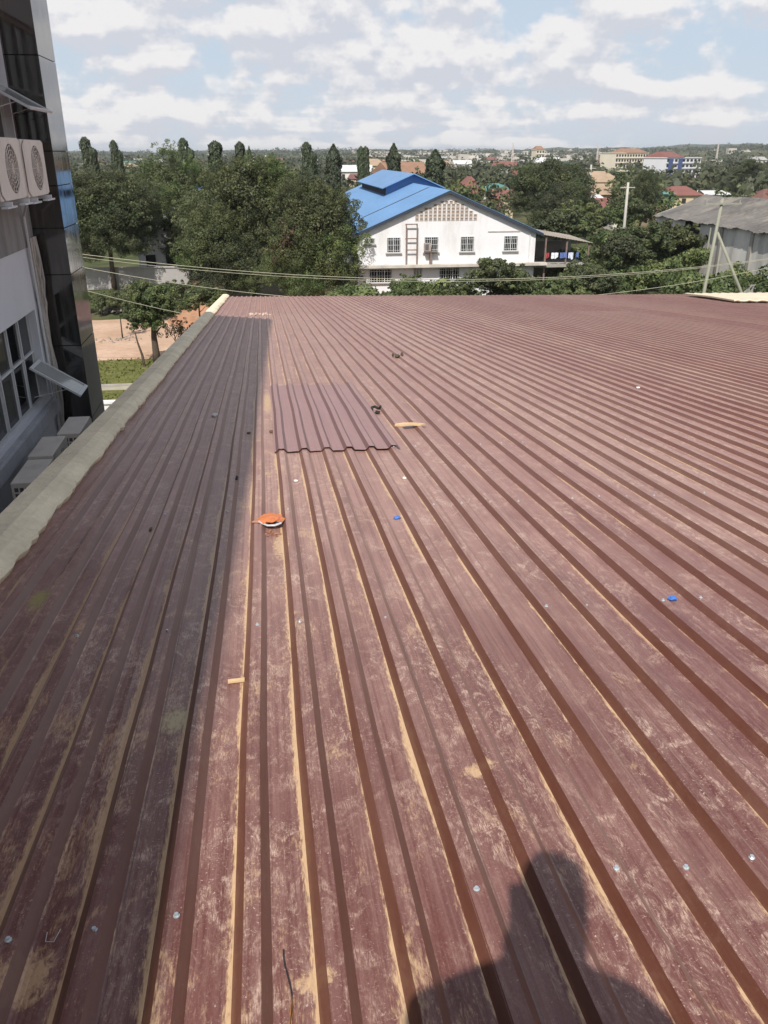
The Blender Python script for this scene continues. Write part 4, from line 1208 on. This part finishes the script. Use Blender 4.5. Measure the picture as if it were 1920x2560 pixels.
tree('broadleaf_tree', 'round olive tree whose right side covers the corner of the white house', 4.8, 68.5, 'olive', 3.2, 6.6, 1.1, .26,
     more=((-1.4, .2, 8.5, 1.8, 'olive', 1), (.9, -.3, 7.8, 1.7, 'olive', 0), (1.4, -.6, 5.4, 2.3, 'green', 1), (-1.9, -.8, 5.2, 2.4, 'olive', 1), (.3, -1.4, 3.9, 2.3, 'olive', 0), (-.6, 0, 7.7, 2.0, 'olive', 0), (-1.6, -1.6, 2.4, 1.9, 'green', 0), (1.3, -1.6, 2.3, 1.8, 'olive', 1)))
tree('broadleaf_tree', 'lower dark green tree filling the gap below the largest olive tree', -4.2, 71.5, 'green', 2.6, 4.6, 1.0, .2,
     more=((1.9, -.3, 4.0, 2.3, 'dark', 0), (-1.3, 0, 3.7, 1.8, 'green', 0), (.6, .2, 6.2, 2.1, 'olive', 0), (.4, -.8, 2.2, 2.0, 'dark', 1), (2.6, -.5, 2.0, 1.8, 'green', 0)))
tree('broadleaf_tree', 'thin brownish tree standing between the two olive trees', 1.9, 67.5, 'dry', 1.7, 4.9, 1.3, .13, more=((.5, .1, 3.3, 1.4, 'olive', 0), (-.9, .1, 3.2, 1.5, 'green', 0)))
tree('small_tree', 'small spreading tree with a thick dark trunk on the sandy yard', -6.75, 51.8, 'small', 1.2, 3.5, 1.05, .26, limbs=4, fork=.5,
     more=((-.65, -.1, 3.1, .95, 'small', 0), (.75, 0, 4.0, .85, 'small', 0), (-.35, 0, 4.3, .8, 'small', 0), (1.0, -.2, 3.2, .7, 'small', 0), (-.8, -.2, 2.5, .7, 'small', 0), (.1, -.3, 2.6, .7, 'small', 0)))
tree('sapling', 'young sapling on the sandy yard left of the small tree', -10.0, 60.0, 'small', .72, 2.6, 1.0, .06, cat='sapling', var=1, limbs=3)
tree('shrub', 'dry leafless brown shrub beside the trunk of the small tree', -5.7, 53.5, 'dry', 1.05, 1.5, 1.0, .05, cat='shrub', limbs=6)
tree('shrub', 'bright green shrub just above the far left corner of the metal roof', -4.6, 61, 'bush', 1.5, 2.5, .85, .1, cat='shrub', more=((1.2, .2, 2.2, 1.1), (-.9, -.1, 1.9, .9)))
for i, (x, y, r_, zc, v, lab) in enumerate(((-12.9, 69.5, 1.2, 1.0, 0, 'low shrub at the far end of the yard next to the stone pier'), (-11.0, 70.5, 1.3, 1.2, 1, 'low shrub behind the leaning planks'), (-7.4, 70, 1.5, 1.5, 0, 'leafy shrub at the far end of the yard below the white block'),
        (-5.6, 67.5, 1.5, 1.6, 2, 'dark shrub between the yard and the largest olive tree'), (-15.2, 70, 1.4, 1.2, 2, 'dark low shrub half hidden by the stone pier'))):
    tree('shrub', lab, x, y, 'bush', r_, zc, .85, .06, None, 'shrub', v, 4)
tree('shrub', 'low green shrub behind the sapling by the pale wall', -9.4, 66, 'small', 1.3, 1.9, .8, .06, cat='shrub', more=((-1.2, .4, 1.6, 1.0), (1.3, .2, 2.0, 1.0)))

# the row of column trees
cols = [(-22.9, 2.0, 13.9, 1, 'paired column tree nearest the stone pier'), (-19.4, 1.5, 13.5, 1, 'second column tree from the stone pier, a slim pair'), (-9.5, 1.9, 13.8, 1, 'broad flat-topped column tree right of the lacy tree'),
        (-5.7, 1.8, 13.4, 0, 'column tree above the little blue roof'), (-2.3, 1.3, 13.3, 0, 'slim column tree left of the largest olive tree'), (-1.0, .8, 12.7, 2, 'shortest thin column tree touching the largest olive tree'),
        (7.5, 2.0, 13.3, 1, 'paired column tree above the round olive tree'), (11.2, 1.9, 13.0, 2, 'pointed column tree left of the blue roof vent'), (15.2, 1.0, 12.7, 0, 'left one of the slim pair behind the blue vent'),
        (16.2, 1.0, 12.7, 0, 'right one of the slim pair behind the blue vent'), (20.2, 1.7, 13.1, 2, 'pointed column tree behind the right end of the blue vent'), (26.5, 2.3, 12.3, 2, 'bushy column tree right of the blue roof')]
for x, w, zt, v, lab in cols:
    y = 130.0
    t = thing('column_tree', lab, 'tree', (x, y, 0), 'column shaped trees behind the white house')
    o = bpy.data.objects.new('crown', CROWN['column'][v]); COL.objects.link(o); o.parent = t
    wid = (.19 if v == 1 else .135)
    o.location = (0, 0, 1.0); o.scale = (w/wid, w/wid*1.1, zt-1.0); o.rotation_euler = (0, RND.uniform(-.025, .025), RND.choice((0, pi)) + RND.uniform(-.25, .25))
    mb = MB(); mb.tube([(0, 0, 0), (0, 0, zt*.5)], .14, 7, .06); o = mb.build('trunk', M_BARK); o.parent = t

# trees to the right of the house
tree('mango_tree', 'huge dark round tree behind the right end of the white house', 40.5, 118, 'dark', 5.2, 6.9, .85, .45,
     more=((-2.2, 0, 8.3, 3.0, 'dark', 1), (2.6, 0, 8.0, 3.0, 'dark', 0), (0, -.5, 9.0, 2.8, 'dark', 1), (-3.4, -.6, 5.2, 2.6, 'dark', 0), (3.6, -.5, 5.2, 2.7, 'dark', 1)))
tree('mango_tree', 'lower dark tree in front of the huge round one', 38.6, 106, 'dark', 3.6, 5.3, .9, .35, more=((-2.6, 0, 4.2, 2.2, 'dark', 0), (2.2, 0, 4.4, 2.4, 'dark', 1), (.2, 0, 7.0, 2.2, 'dark', 0)))
tree('broadleaf_tree', 'dark upright tree between the two white poles and the old shed', 57.4, 125, 'dark', 2.3, 6.2, 1.35, .2, more=((.3, 0, 8.0, 1.6), (-.6, 0, 4.3, 1.9)))
tree('dark_conifer', 'dark spreading tree beyond the derelict shed near the right edge', 130.2, 220, 'dark', 4.2, 6.6, .85, .3, more=((0, 0, 9.0, 2.2), (-2.5, 0, 5.0, 2.6), (3.0, 0, 5.2, 2.8)))
tree('feathery_tree', 'feathery pale green tree in front of the white house wall', 16.0, 58, 'small', 1.7, 4.0, .75, .09, var=0, limbs=6,
     more=((-1.1, 0, 3.5, 1.1, 'small', 1), (1.2, 0, 3.5, 1.2, 'small', 1), (.2, 0, 4.8, .8, 'small', 1), (-2.0, .2, 3.0, .9, 'small', 1), (1.9, .1, 2.9, .9, 'small', 0)))
for i, (x, y, kd, r_, zc, v, lab) in enumerate((
        (9.2, 57, 'bush', 1.6, 2.6, 0, 'low bush under the left windows of the white house'), (12.2, 56, 'bush', 1.5, 2.5, 1, 'rounded bush left of the feathery tree'),
        (10.6, 60, 'bush', 1.5, 2.9, 0, 'leafy bush under the ladder of the white house'), (13.9, 60, 'bush', 1.3, 2.7, 2, 'small dark bush beside the feathery tree'), (18.6, 60, 'bush', 1.7, 3.3, 0, 'tall bush under the right windows of the white house'), (20.2, 56, 'bush', 1.9, 3.0, 0, 'bush right of the feathery tree, below the lean-to'), (23.4, 58, 'bush', 1.8, 3.4, 2, 'bush directly below the hanging laundry'),
        (24.9, 63, 'bush', 1.6, 3.3, 0, 'dark bush standing before the laundry'), (29.0, 66, 'bush', 2.0, 4.6, 2, 'dark bush at the open end of the lean-to'), (33.5, 72, 'bush', 2.2, 5.0, 2, 'dark shrub in front of the foot of the nearer white pole'),
        (37.8, 75, 'bush', 2.2, 4.8, 1, 'olive shrub against the left corner of the derelict shed'), (41.5, 76, 'bush', 1.8, 3.8, 2, 'dark shrub half covering the left wall of the shed'),
        (46.0, 78, 'bush', 1.6, 3.0, 2, 'shrub below the dark doorway of the shed'), (30.5, 84, 'bush', 2.6, 5.2, 2, 'dense shrub between the lean-to and the nearer white pole'), (36.5, 96, 'bush', 2.8, 5.0, 1, 'bushy growth behind the nearer white pole'),
        (44.5, 100, 'bush', 2.6, 5.5, 0, 'green shrub left of the shed roof'))):
    tree('shrub', lab, x, y, kd, r_, zc, .85, .08, None, 'shrub', v, 4, more=((r_*.7, .2, zc-.5, r_*.7, kd, v+1), (-r_*.7, -.2, zc-.6, r_*.75, kd, v)))


def thicket():
    rng = np.random.default_rng(77); V, T = [], []
    n = 0
    for i in range(150):
        y = rng.uniform(47, 84)
        x = rng.uniform(6, 62)*(y/70)
        if 7 < x < 23.5 and y > 63: continue
        if x > 38.5 and y > 77: continue
        r_ = rng.uniform(1.0, 2.1); zc = rng.uniform(.6, 1.7) + (y-50)*.045 + (.5 if x > 25 else 0)
        c, nn, t = blob_points(rng, [((rng.normal()*.45, rng.normal()*.45, rng.uniform(-.1, .5)), rng.uniform(.28, .5)) for _ in range(9)], 95)
        t = np.clip(t+rng.uniform(-.22, .25), 0, 1)
        v = leaf_quads(c, nn, .085, rng, .3)
        V.append(v*np.array([r_, r_, r_*.95])+np.array([x, y, zc])); T.append(t)
    V = np.concatenate(V); T = np.concatenate(T)
    me = np_mesh('thicket', V, np.arange(len(V)).reshape(-1, 4), T, L_GREEN)
    o = bpy.data.objects.new('thicket', me); COL.objects.link(o); tag(o, kind='stuff')


thicket()

# ------------------------------------------------------------------ poles and wires
t = thing('electric_pole', 'leaning grey electric pole with a crossarm and a slanting prop beyond the roof', 'electric pole', (28.6, 52, 0))
mb = MB(); mb.tube([(28.45, 52, 0), (28.9, 52, 3.4), (29.2, 52, 9.35)], .145, 10, .09); mb.build('pole', M_WOODPOLE, t, True)
mb = MB(); mb.tube([(33.1, 51.8, 0), (31.55, 51.9, 3.4), (29.18, 51.97, 7.3)], .12, 8, .09); mb.build('prop', M_WOODPOLE, t, True)
mb = MB(); mb.box(28.0, 30.45, 51.83, 51.92, 8.98, 9.08); mb.build('crossarm', M_WOODPOLE, t)
for x in (28.1, 29.0, 30.35):
    mb = MB(); mb.tube([(x, 51.87, 9.08), (x, 51.87, 9.26)], .035, 6, .025); mb.build('insulator', M_CONC, t)
mb = MB(); mb.tube([(28.62, 51.86, 6.3), (28.62, 51.86, 7.6)], .05, 6); mb.build('stub', M_WOODPOLE, t)
for x, y, h, x2, lab in ((38.75, 88, 9.15, 38.55, 'nearer white pole rising from the bushes right of the lean-to'), (48.9, 125, 10.4, 48.75, 'farther white pole beside the huge dark tree')):
    t = thing('utility_pole', lab, 'pole', (x, y, 0), 'white utility poles')
    mb = MB(); mb.tube([(x, y, 0), (x2, y, h)], .19, 8, .13); mb.build('pole', M_POLE, t, True)
    mb = MB(); mb.box(x2-.8, x2+.8, y-.06, y+.06, h-.55, h-.45); mb.build('crossarm', M_POLE, t)


def wire(label, p0, p1, sag, r_=.022, y=48.0):
    r_ *= .8
    mb = MB(); pts = []
    for i in range(49):
        s = i/48
        pts.append((p0[0]+(p1[0]-p0[0])*s, y, p0[1]+(p1[1]-p0[1])*s-4*sag*s*(1-s)))
    mb.tube(pts, r_, 5)
    solo('power_cable', mb, M_WIRE, label, 'cable', (p0[0], y, p0[1]), 'cables sagging across behind the roof')


wire('upper cable sagging across in front of the white house', (-26, 10.3), (48, 8.9), 4.35, .022)
wire('cable twisted close under the upper one at left', (-26, 10.05), (48, 8.82), 4.33, .018, 48.25)
wire('lower cable that dips behind the far edge of the roof', (-24, 10.9), (44, 9.6), 6.0, .02, 46.0)
wire('lowest cable at the far right below the electric pole', (-20, 9.5), (44, 8.3), 6.9, .018, 45.6)
for x, y, lab in ((-26, 47, 'tall cable pole hidden behind the office building'), (46, 47, 'cable pole just outside the right edge')):
    mb = MB(); mb.tube([(x, y, 0), (x, y, 11.2)], .16, 8, .11)
    solo('cable_pole', mb, M_WOODPOLE, lab, 'pole', (x, y, 0))

# ------------------------------------------------------------------ houses of the town
RC = {'red': (.20, .085, .07), 'rust': (.27, .155, .10), 'tan': (.34, .25, .17), 'grey': (.36, .35, .33), 'white': (.55, .55, .54), 'teal': (.10, .22, .20), 'brown': (.17, .085, .07), 'green': (.06, .17, .13), 'maroon': (.16, .07, .065)}
WC = {'white': (.60, .57, .52), 'cream': (.56, .46, .30), 'grey': (.40, .38, .36), 'tan': (.42, .32, .22), 'green': (.10, .22, .17), 'pink': (.5, .36, .30)}


def rmat(c): return simple('roof_'+c, RC[c], .8, .2, .5)
def wmat(c): return simple('wall_'+c, WC[c], .9, .12, .4, grime=((.25, .22, .18), .35))


def house(name, label, x, y, w, dp, hw, hr, roof, wall, hip=False, rot=0.0, group=None, wins=0, cat='house', axis='x'):
    t = thing(name, label, cat, (0, 0, 0), group)
    mb = MB(); mb.box(-w/2, w/2, 0, dp, -1.5, hw); mb.build('wall', wmat(wall), t)
    e = .5; ins = w*.35 if hip else 0
    mb = MB()
    if axis == 'x':
        mb.add([(-w/2-e, -e, hw), (w/2+e, -e, hw), (w/2+e, dp+e, hw), (-w/2-e, dp+e, hw), (-w/2-e+ins, dp/2, hw+hr), (w/2+e-ins, dp/2, hw+hr)],
               [(0, 1, 5, 4), (2, 3, 4, 5), (1, 2, 5), (3, 0, 4), (0, 3, 2, 1)])
    else:
        ins = dp*.35 if hip else 0
        mb.add([(-w/2-e, -e, hw), (w/2+e, -e, hw), (w/2+e, dp+e, hw), (-w/2-e, dp+e, hw), (0, -e+ins, hw+hr), (0, dp+e-ins, hw+hr)],
               [(0, 4, 5, 3), (1, 2, 5, 4), (0, 1, 4), (2, 3, 5), (0, 3, 2, 1)])
    mb.build('roof', rmat(roof), t)
    for i in range(wins):
        xx = -w/2+w*(i+.5)/wins
        mb = MB(); mb.box(xx-.5, xx+.5, -.06, -.005, hw*.42, hw*.78); mb.build('window', M_DARK, t)
    t.location = (x, y, terr(x, y)); t.rotation_euler = (0, 0, rot)
    return t


house('pyramid_roof_house', 'house with a steep dull red pyramid roof right of the blue roof', 42.4, 170, 5.0, 5.4, 4.6, 3.1, 'red', 'tan', True, .1, axis='y')
house('teal_roof_house', 'house with a teal roof beside the red pyramid roof', 46.4, 168, 4.6, 6, 5.2, 1.2, 'teal', 'white', False, .05)
house('red_roof_house', 'small house with a red roof just in front of the teal roof', 45.9, 160, 3.6, 4, 4.1, 1.5, 'red', 'cream', False, 0, axis='x')
house('low_house', 'low rusty roofed house under the red pyramid roof', 40.5, 152, 7, 6, 2.6, 1.5, 'rust', 'tan', False, .15, wins=2)
house('long_house', 'long tan roofed house behind the farther white pole', 77.5, 190, 13, 8, 3.3, 2.2, 'tan', 'tan', False, .05, wins=4)
house('grey_roof_house', 'flat grey white roof left of the farther white pole', 64.8, 165, 6.5, 7, 3.2, 1.1, 'white', 'white', False, .1)
house('red_roof_house', 'broad faded red roof between the two white poles', 62.2, 150, 7.6, 7, 2.5, 1.9, 'red', 'cream', True, .05, wins=2)
house('white_house', 'small white house with dark windows below the broad red roof', 60.6, 139, 3.2, 4, 2.5, .7, 'grey', 'white', False, .0, wins=2)
house('green_shop', 'green walled shop right of the dark upright tree', 84.6, 175, 5.0, 5, 4.0, .5, 'teal', 'green', False, 0)
house('red_roof_house', 'bright red long roof above the green walled shop', 97.2, 190, 8.5, 7, 3.0, 1.9, 'red', 'cream', True, .0, wins=3)
house('light_roof_house', 'pale metal roof seen over the left end of the derelict shed', 110, 200, 8.0, 7, 2.6, .9, 'white', 'grey', False, .0)
house('red_roof_house', 'orange red roof at the left end of the derelict shed roof', 77.3, 160, 4.2, 5, 1.9, 1.4, 'red', 'cream', True, .1)
house('light_roof_house', 'white low roof near the dark spreading tree at right', 126, 205, 4.0, 6, 1.8, .8, 'white', 'white')
house('maroon_roof_house', 'dark maroon roof above the ridge of the derelict shed at the right edge', 118.8, 186, 9.0, 9, 1.7, 2.6, 'brown', 'tan', True, .0)


def block(name, label, x, y, w, dp, floors_, fh, wall, bays, col=None, roof=None, rot=0.0, z0=None):
    t = thing(name, label, 'building', (0, 0, 0))
    H = floors_*fh
    mb = MB(); mb.box(-w/2, w/2, 0, dp, -2, H); mb.build('wall', wall, t)
    mb = MB(); mb.box(-w/2-.3, w/2+.3, -.3, dp+.3, H+.003, H+.4); mb.build('parapet', wall, t)
    for f in range(floors_):
        for b in range(bays):
            xx = -w/2+w*(b+.5)/bays
            mb = MB(); mb.box(xx-w/bays*.3, xx+w/bays*.3, -.10, -.01, f*fh+fh*.35, f*fh+fh*.8); mb.build('window', M_DARK, t)
        mb = MB(); mb.box(-w/2, w/2, -.5, -.105, f*fh+fh*.02, f*fh+fh*.20); mb.build('balcony', wall, t)
    for cx, cw in (col or ()):
        mb = MB(); mb.box(cx-cw/2, cx+cw/2, -.9, -.505, 0, H); mb.build('column', simple('blue_column', (.055, .085, .21), .7, .15, .5), t)
    if roof:
        a, b, c = roof
        mb = MB(); mb.add([(a, -.5, H+.41), (b, -.5, H+.41), (b, dp+.5, H+.41), (a, dp+.5, H+.41), (a+1.5, dp*.5, H+3), (b-1.5, dp*.5, H+3)], [(0, 1, 5, 4), (2, 3, 4, 5), (1, 2, 5), (3, 0, 4)])
        mb.build('roof', rmat(c), t)
    t.location = (x, y, (terr(x, y) if z0 is None else z0)); t.rotation_euler = (0, 0, rot)
    return t


m_apt = simple('apartment_white', (.62, .62, .64), .8, .05, .2)
m_crm = simple('cream_block', (.64, .58, .46), .8, .06, .2)
block('apartment_block', 'white four storey block with dark blue columns and a red roof end', 212, 420, 27, 14, 4, 2.45, m_apt, 9, ((-10.8, 2.8), (-3.4, 2.8)), (-13.5, 0, 'red'), .45, z0=-.3)
block('cream_block', 'long cream coloured block left of the block with blue columns', 246, 560, 30, 14, 3, 3.0, m_crm, 12, None, (-6, 14, 'rust'), .4, z0=2.6)
block('cream_tower', 'cream tower with a rust coloured top above the huge dark tree', 229, 700, 7.5, 8, 4, 3.2, m_crm, 3, None, (-4, 4, 'rust'), .2, z0=1.2)
block('pale_block', 'pale low block below the cream block', 262, 540, 14, 9, 2, 3.0, m_crm, 5, None, None, .4, z0=1.0)
m_mast = simple('mast_paint', (.55, .50, .46), .7, .1, .3)
for x, y, h, z0, lab in ((147, 500, 17.2, 0, 'white lattice mast among the houses above the blue roof'), (237.8, 600, 16.4, .5, 'thin pale mast left of the cream block'), (327.4, 600, 16.9, 1, 'pale mast on the hill near the right edge')):
    t = thing('radio_mast', lab, 'mast', (x, y, z0), 'radio masts on the skyline')
    mb = MB(); s = .65
    for a, b in ((-s, -s), (s, -s), (s, s), (-s, s)): mb.tube([(x+a, y+b, z0), (x+a*.25, y+b*.25, z0+h)], .13, 5)
    mb.build('legs', m_mast, t)
    mb = MB()
    for i in range(9):
        f = i/9; g = 1-.75*f; g2 = 1-.75*(i+1)/9; zz, zz2 = z0+h*f, z0+h*(i+1)/9
        mb.tube([(x-s*g, y-s*g, zz), (x+s*g2, y-s*g2, zz2)], .08, 4); mb.tube([(x+s*g, y-s*g, zz), (x-s*g2, y-s*g2, zz2)], .08, 4)
    mb.build('bracing', m_mast, t)

# ordinary houses and trees between the garden belt and the horizon
SECT = ((-3, 'left of the column trees'), (7.5, 'behind the row of column trees'), (12, 'above the blue roof'), (16.2, 'left of the lattice mast'), (18.4, 'near the cream tower'), (21, 'right of the cream tower'),
        (25.2, 'below the cream block'), (28, 'near the block with blue columns'), (31, 'right of the block with blue columns'), (90, 'below the wooded hill'))


def where_in_town(a, dist, da, db):
    sec = next(t_ for lim, t_ in SECT if math.degrees(a) < lim)
    return ('nearby' if dist < da else 'mid town' if dist < db else 'far off'), sec


rr = random.Random(41)
protos = {}; used = {}
kinds = [('red', 'white'), ('rust', 'cream'), ('white', 'white'), ('tan', 'cream'), ('grey', 'white'), ('brown', 'tan'), ('white', 'cream'), ('maroon', 'cream'), ('green', 'white')]
for i in range(60):
    a = radians(rr.uniform(-12, 36)); dist = rr.uniform(230, 900)
    x, y = dist*sin(a), dist*cos(a)
    k_ = rr.choice(kinds)
    if abs(a-atan2(212, 420)) < .06 and dist < 420: continue
    if a < .10 and dist < 480: continue
    w_ = where_in_town(a, dist, 430, 650)
    lab = '%s %s house with a %s roof, %s' % (w_[0], k_[1], k_[0], w_[1])
    if used.get(lab): continue
    used[lab] = 1
    if k_ not in protos:
        t = protos[k_] = house('town_house', lab, x, y, 11, 9, 3.4, 2.0, k_[0], k_[1], rr.random() < .5, rr.uniform(-.6, .6), 'town houses among the trees', 3)
    else:
        t = copy_tree(protos[k_]); t.location = (x, y, terr(x, y)); t.rotation_euler = (0, 0, rr.uniform(-.6, .6)); t['label'] = lab
    s = rr.uniform(.8, 1.35); t.scale = (s, s, s*rr.uniform(.9, 1.3))


def far_town():
    mw = simple('far_town_white', (.52, .48, .43), .9, .25, .02)
    mb = MB()
    for i in range(420):
        a = radians(rr.uniform(7, 24) if rr.random() < .75 else rr.uniform(-14, 38)); dist = rr.uniform(750, 2500)
        x, y = dist*sin(a), dist*cos(a); z = terr(x, y)
        w, h, dp = rr.uniform(5, 14), rr.uniform(2.5, 6) if rr.random() < .9 else rr.uniform(6, 10), rr.uniform(6, 12)
        mb.box(x-w/2, x+w/2, y, y+dp, z-3, z+h)
    tag(mb.build('distant_town', mw, fix=False), kind='stuff')


far_town()

rr = random.Random(43); used = {}
for i in range(170):
    a = radians(rr.uniform(-13, 38)); dist = 135+rr.random()**1.3*330
    x, y = dist*sin(a), dist*cos(a)
    r_ = rr.uniform(2.0, 4.6); v = rr.choice((0, 0, 1, 1, 2))
    w_ = where_in_town(a, dist, 200, 290)
    lab = '%s %s %s tree, %s' % (w_[0], 'small' if r_ < 2.9 else 'middling' if r_ < 3.8 else 'large', ('dark', 'green', 'olive')[v], w_[1])
    if used.get(lab): continue
    used[lab] = 1
    t = thing('town_tree', lab, 'tree', (x, y, terr(x, y)), 'trees among the town roofs')
    o = bpy.data.objects.new('crown', CROWN['far'][v]); COL.objects.link(o); o.parent = t
    o.location = (0, 0, r_*rr.uniform(.75, 1.1)); o.scale = (r_, r_, r_*rr.uniform(.75, 1.1)); o.rotation_euler = (0, 0, rr.uniform(0, 6))


def far_woods():
    rng = np.random.default_rng(5); V, T = [], []
    for i in range(3400):
        a = radians(rng.uniform(-16, 41)); dist = 220+3000*rng.random()**1.05
        x, y = dist*sin(a), dist*cos(a)
        r_ = rng.uniform(2.5, 5.5)*(1+dist/2600); m = 46 if dist < 1000 else 26
        d_ = rng.normal(size=(m, 3)); d_[:, 2] = np.abs(d_[:, 2])*.9-.2; d_ /= np.linalg.norm(d_, axis=1)[:, None]
        c = d_*rng.uniform(.6, 1.1, m)[:, None]
        v = leaf_quads(c, d_, .24, rng)
        hh = r_*rng.uniform(.6, .95)
        V.append(v*np.array([r_, r_, hh])+np.array([x, y, terr(x, y)+hh*.6])); T.append(np.clip(rng.normal(.4+rng.uniform(-.2, .2), .15, m), 0, 1))
    V = np.concatenate(V); T = np.concatenate(T)
    me = np_mesh('distant_woods', V, np.arange(len(V)).reshape(-1, 4), T, L_DARK)
    o = bpy.data.objects.new('distant_woods', me); COL.objects.link(o); tag(o, kind='stuff')


far_woods()
mb = MB(); n = 90
vs = []
for i in range(n+1):
    a = radians(-24+72*i/n)
    h = 20 + 17*max(0, min(1, (a-.28)/.2)) + 3*sin(i*.5)+2*sin(i*1.3+1) - 6*max(0, min(1, (.1-a)/.3))
    for dist, f in ((2700, .45), (3300, 1.0), (4200, 1.15), (5200, 0.0)):
        vs.append((dist*sin(a), dist*cos(a), h*f+(1.5*sin(i*2.7) if f > .9 else 0)))
mb.add(vs, [(i*4+j, i*4+j+1, (i+1)*4+j+1, (i+1)*4+j) for i in range(n) for j in range(3)])
tag(mb.build('hills', simple('wooded_hill', (.052, .062, .030), .95, .35, .02), None, True), kind='structure')

# ------------------------------------------------------------------ air
hz, nt, p_ = newmat('haze_air')
nt.nodes.remove(p_)
vol = nd(nt, 'ShaderNodeVolumePrincipled', None, {'Color': (.80, .86, .95, 1), 'Density': 0.00013, 'Anisotropy': 0.2})
nt.links.new(vol.outputs[0], nt.nodes['Material Output'].inputs['Volume'])
mb = MB(); mb.box(-10000, 10000, -10000, 10000, -6, 44)
tag(mb.build('haze', hz), kind='stuff')
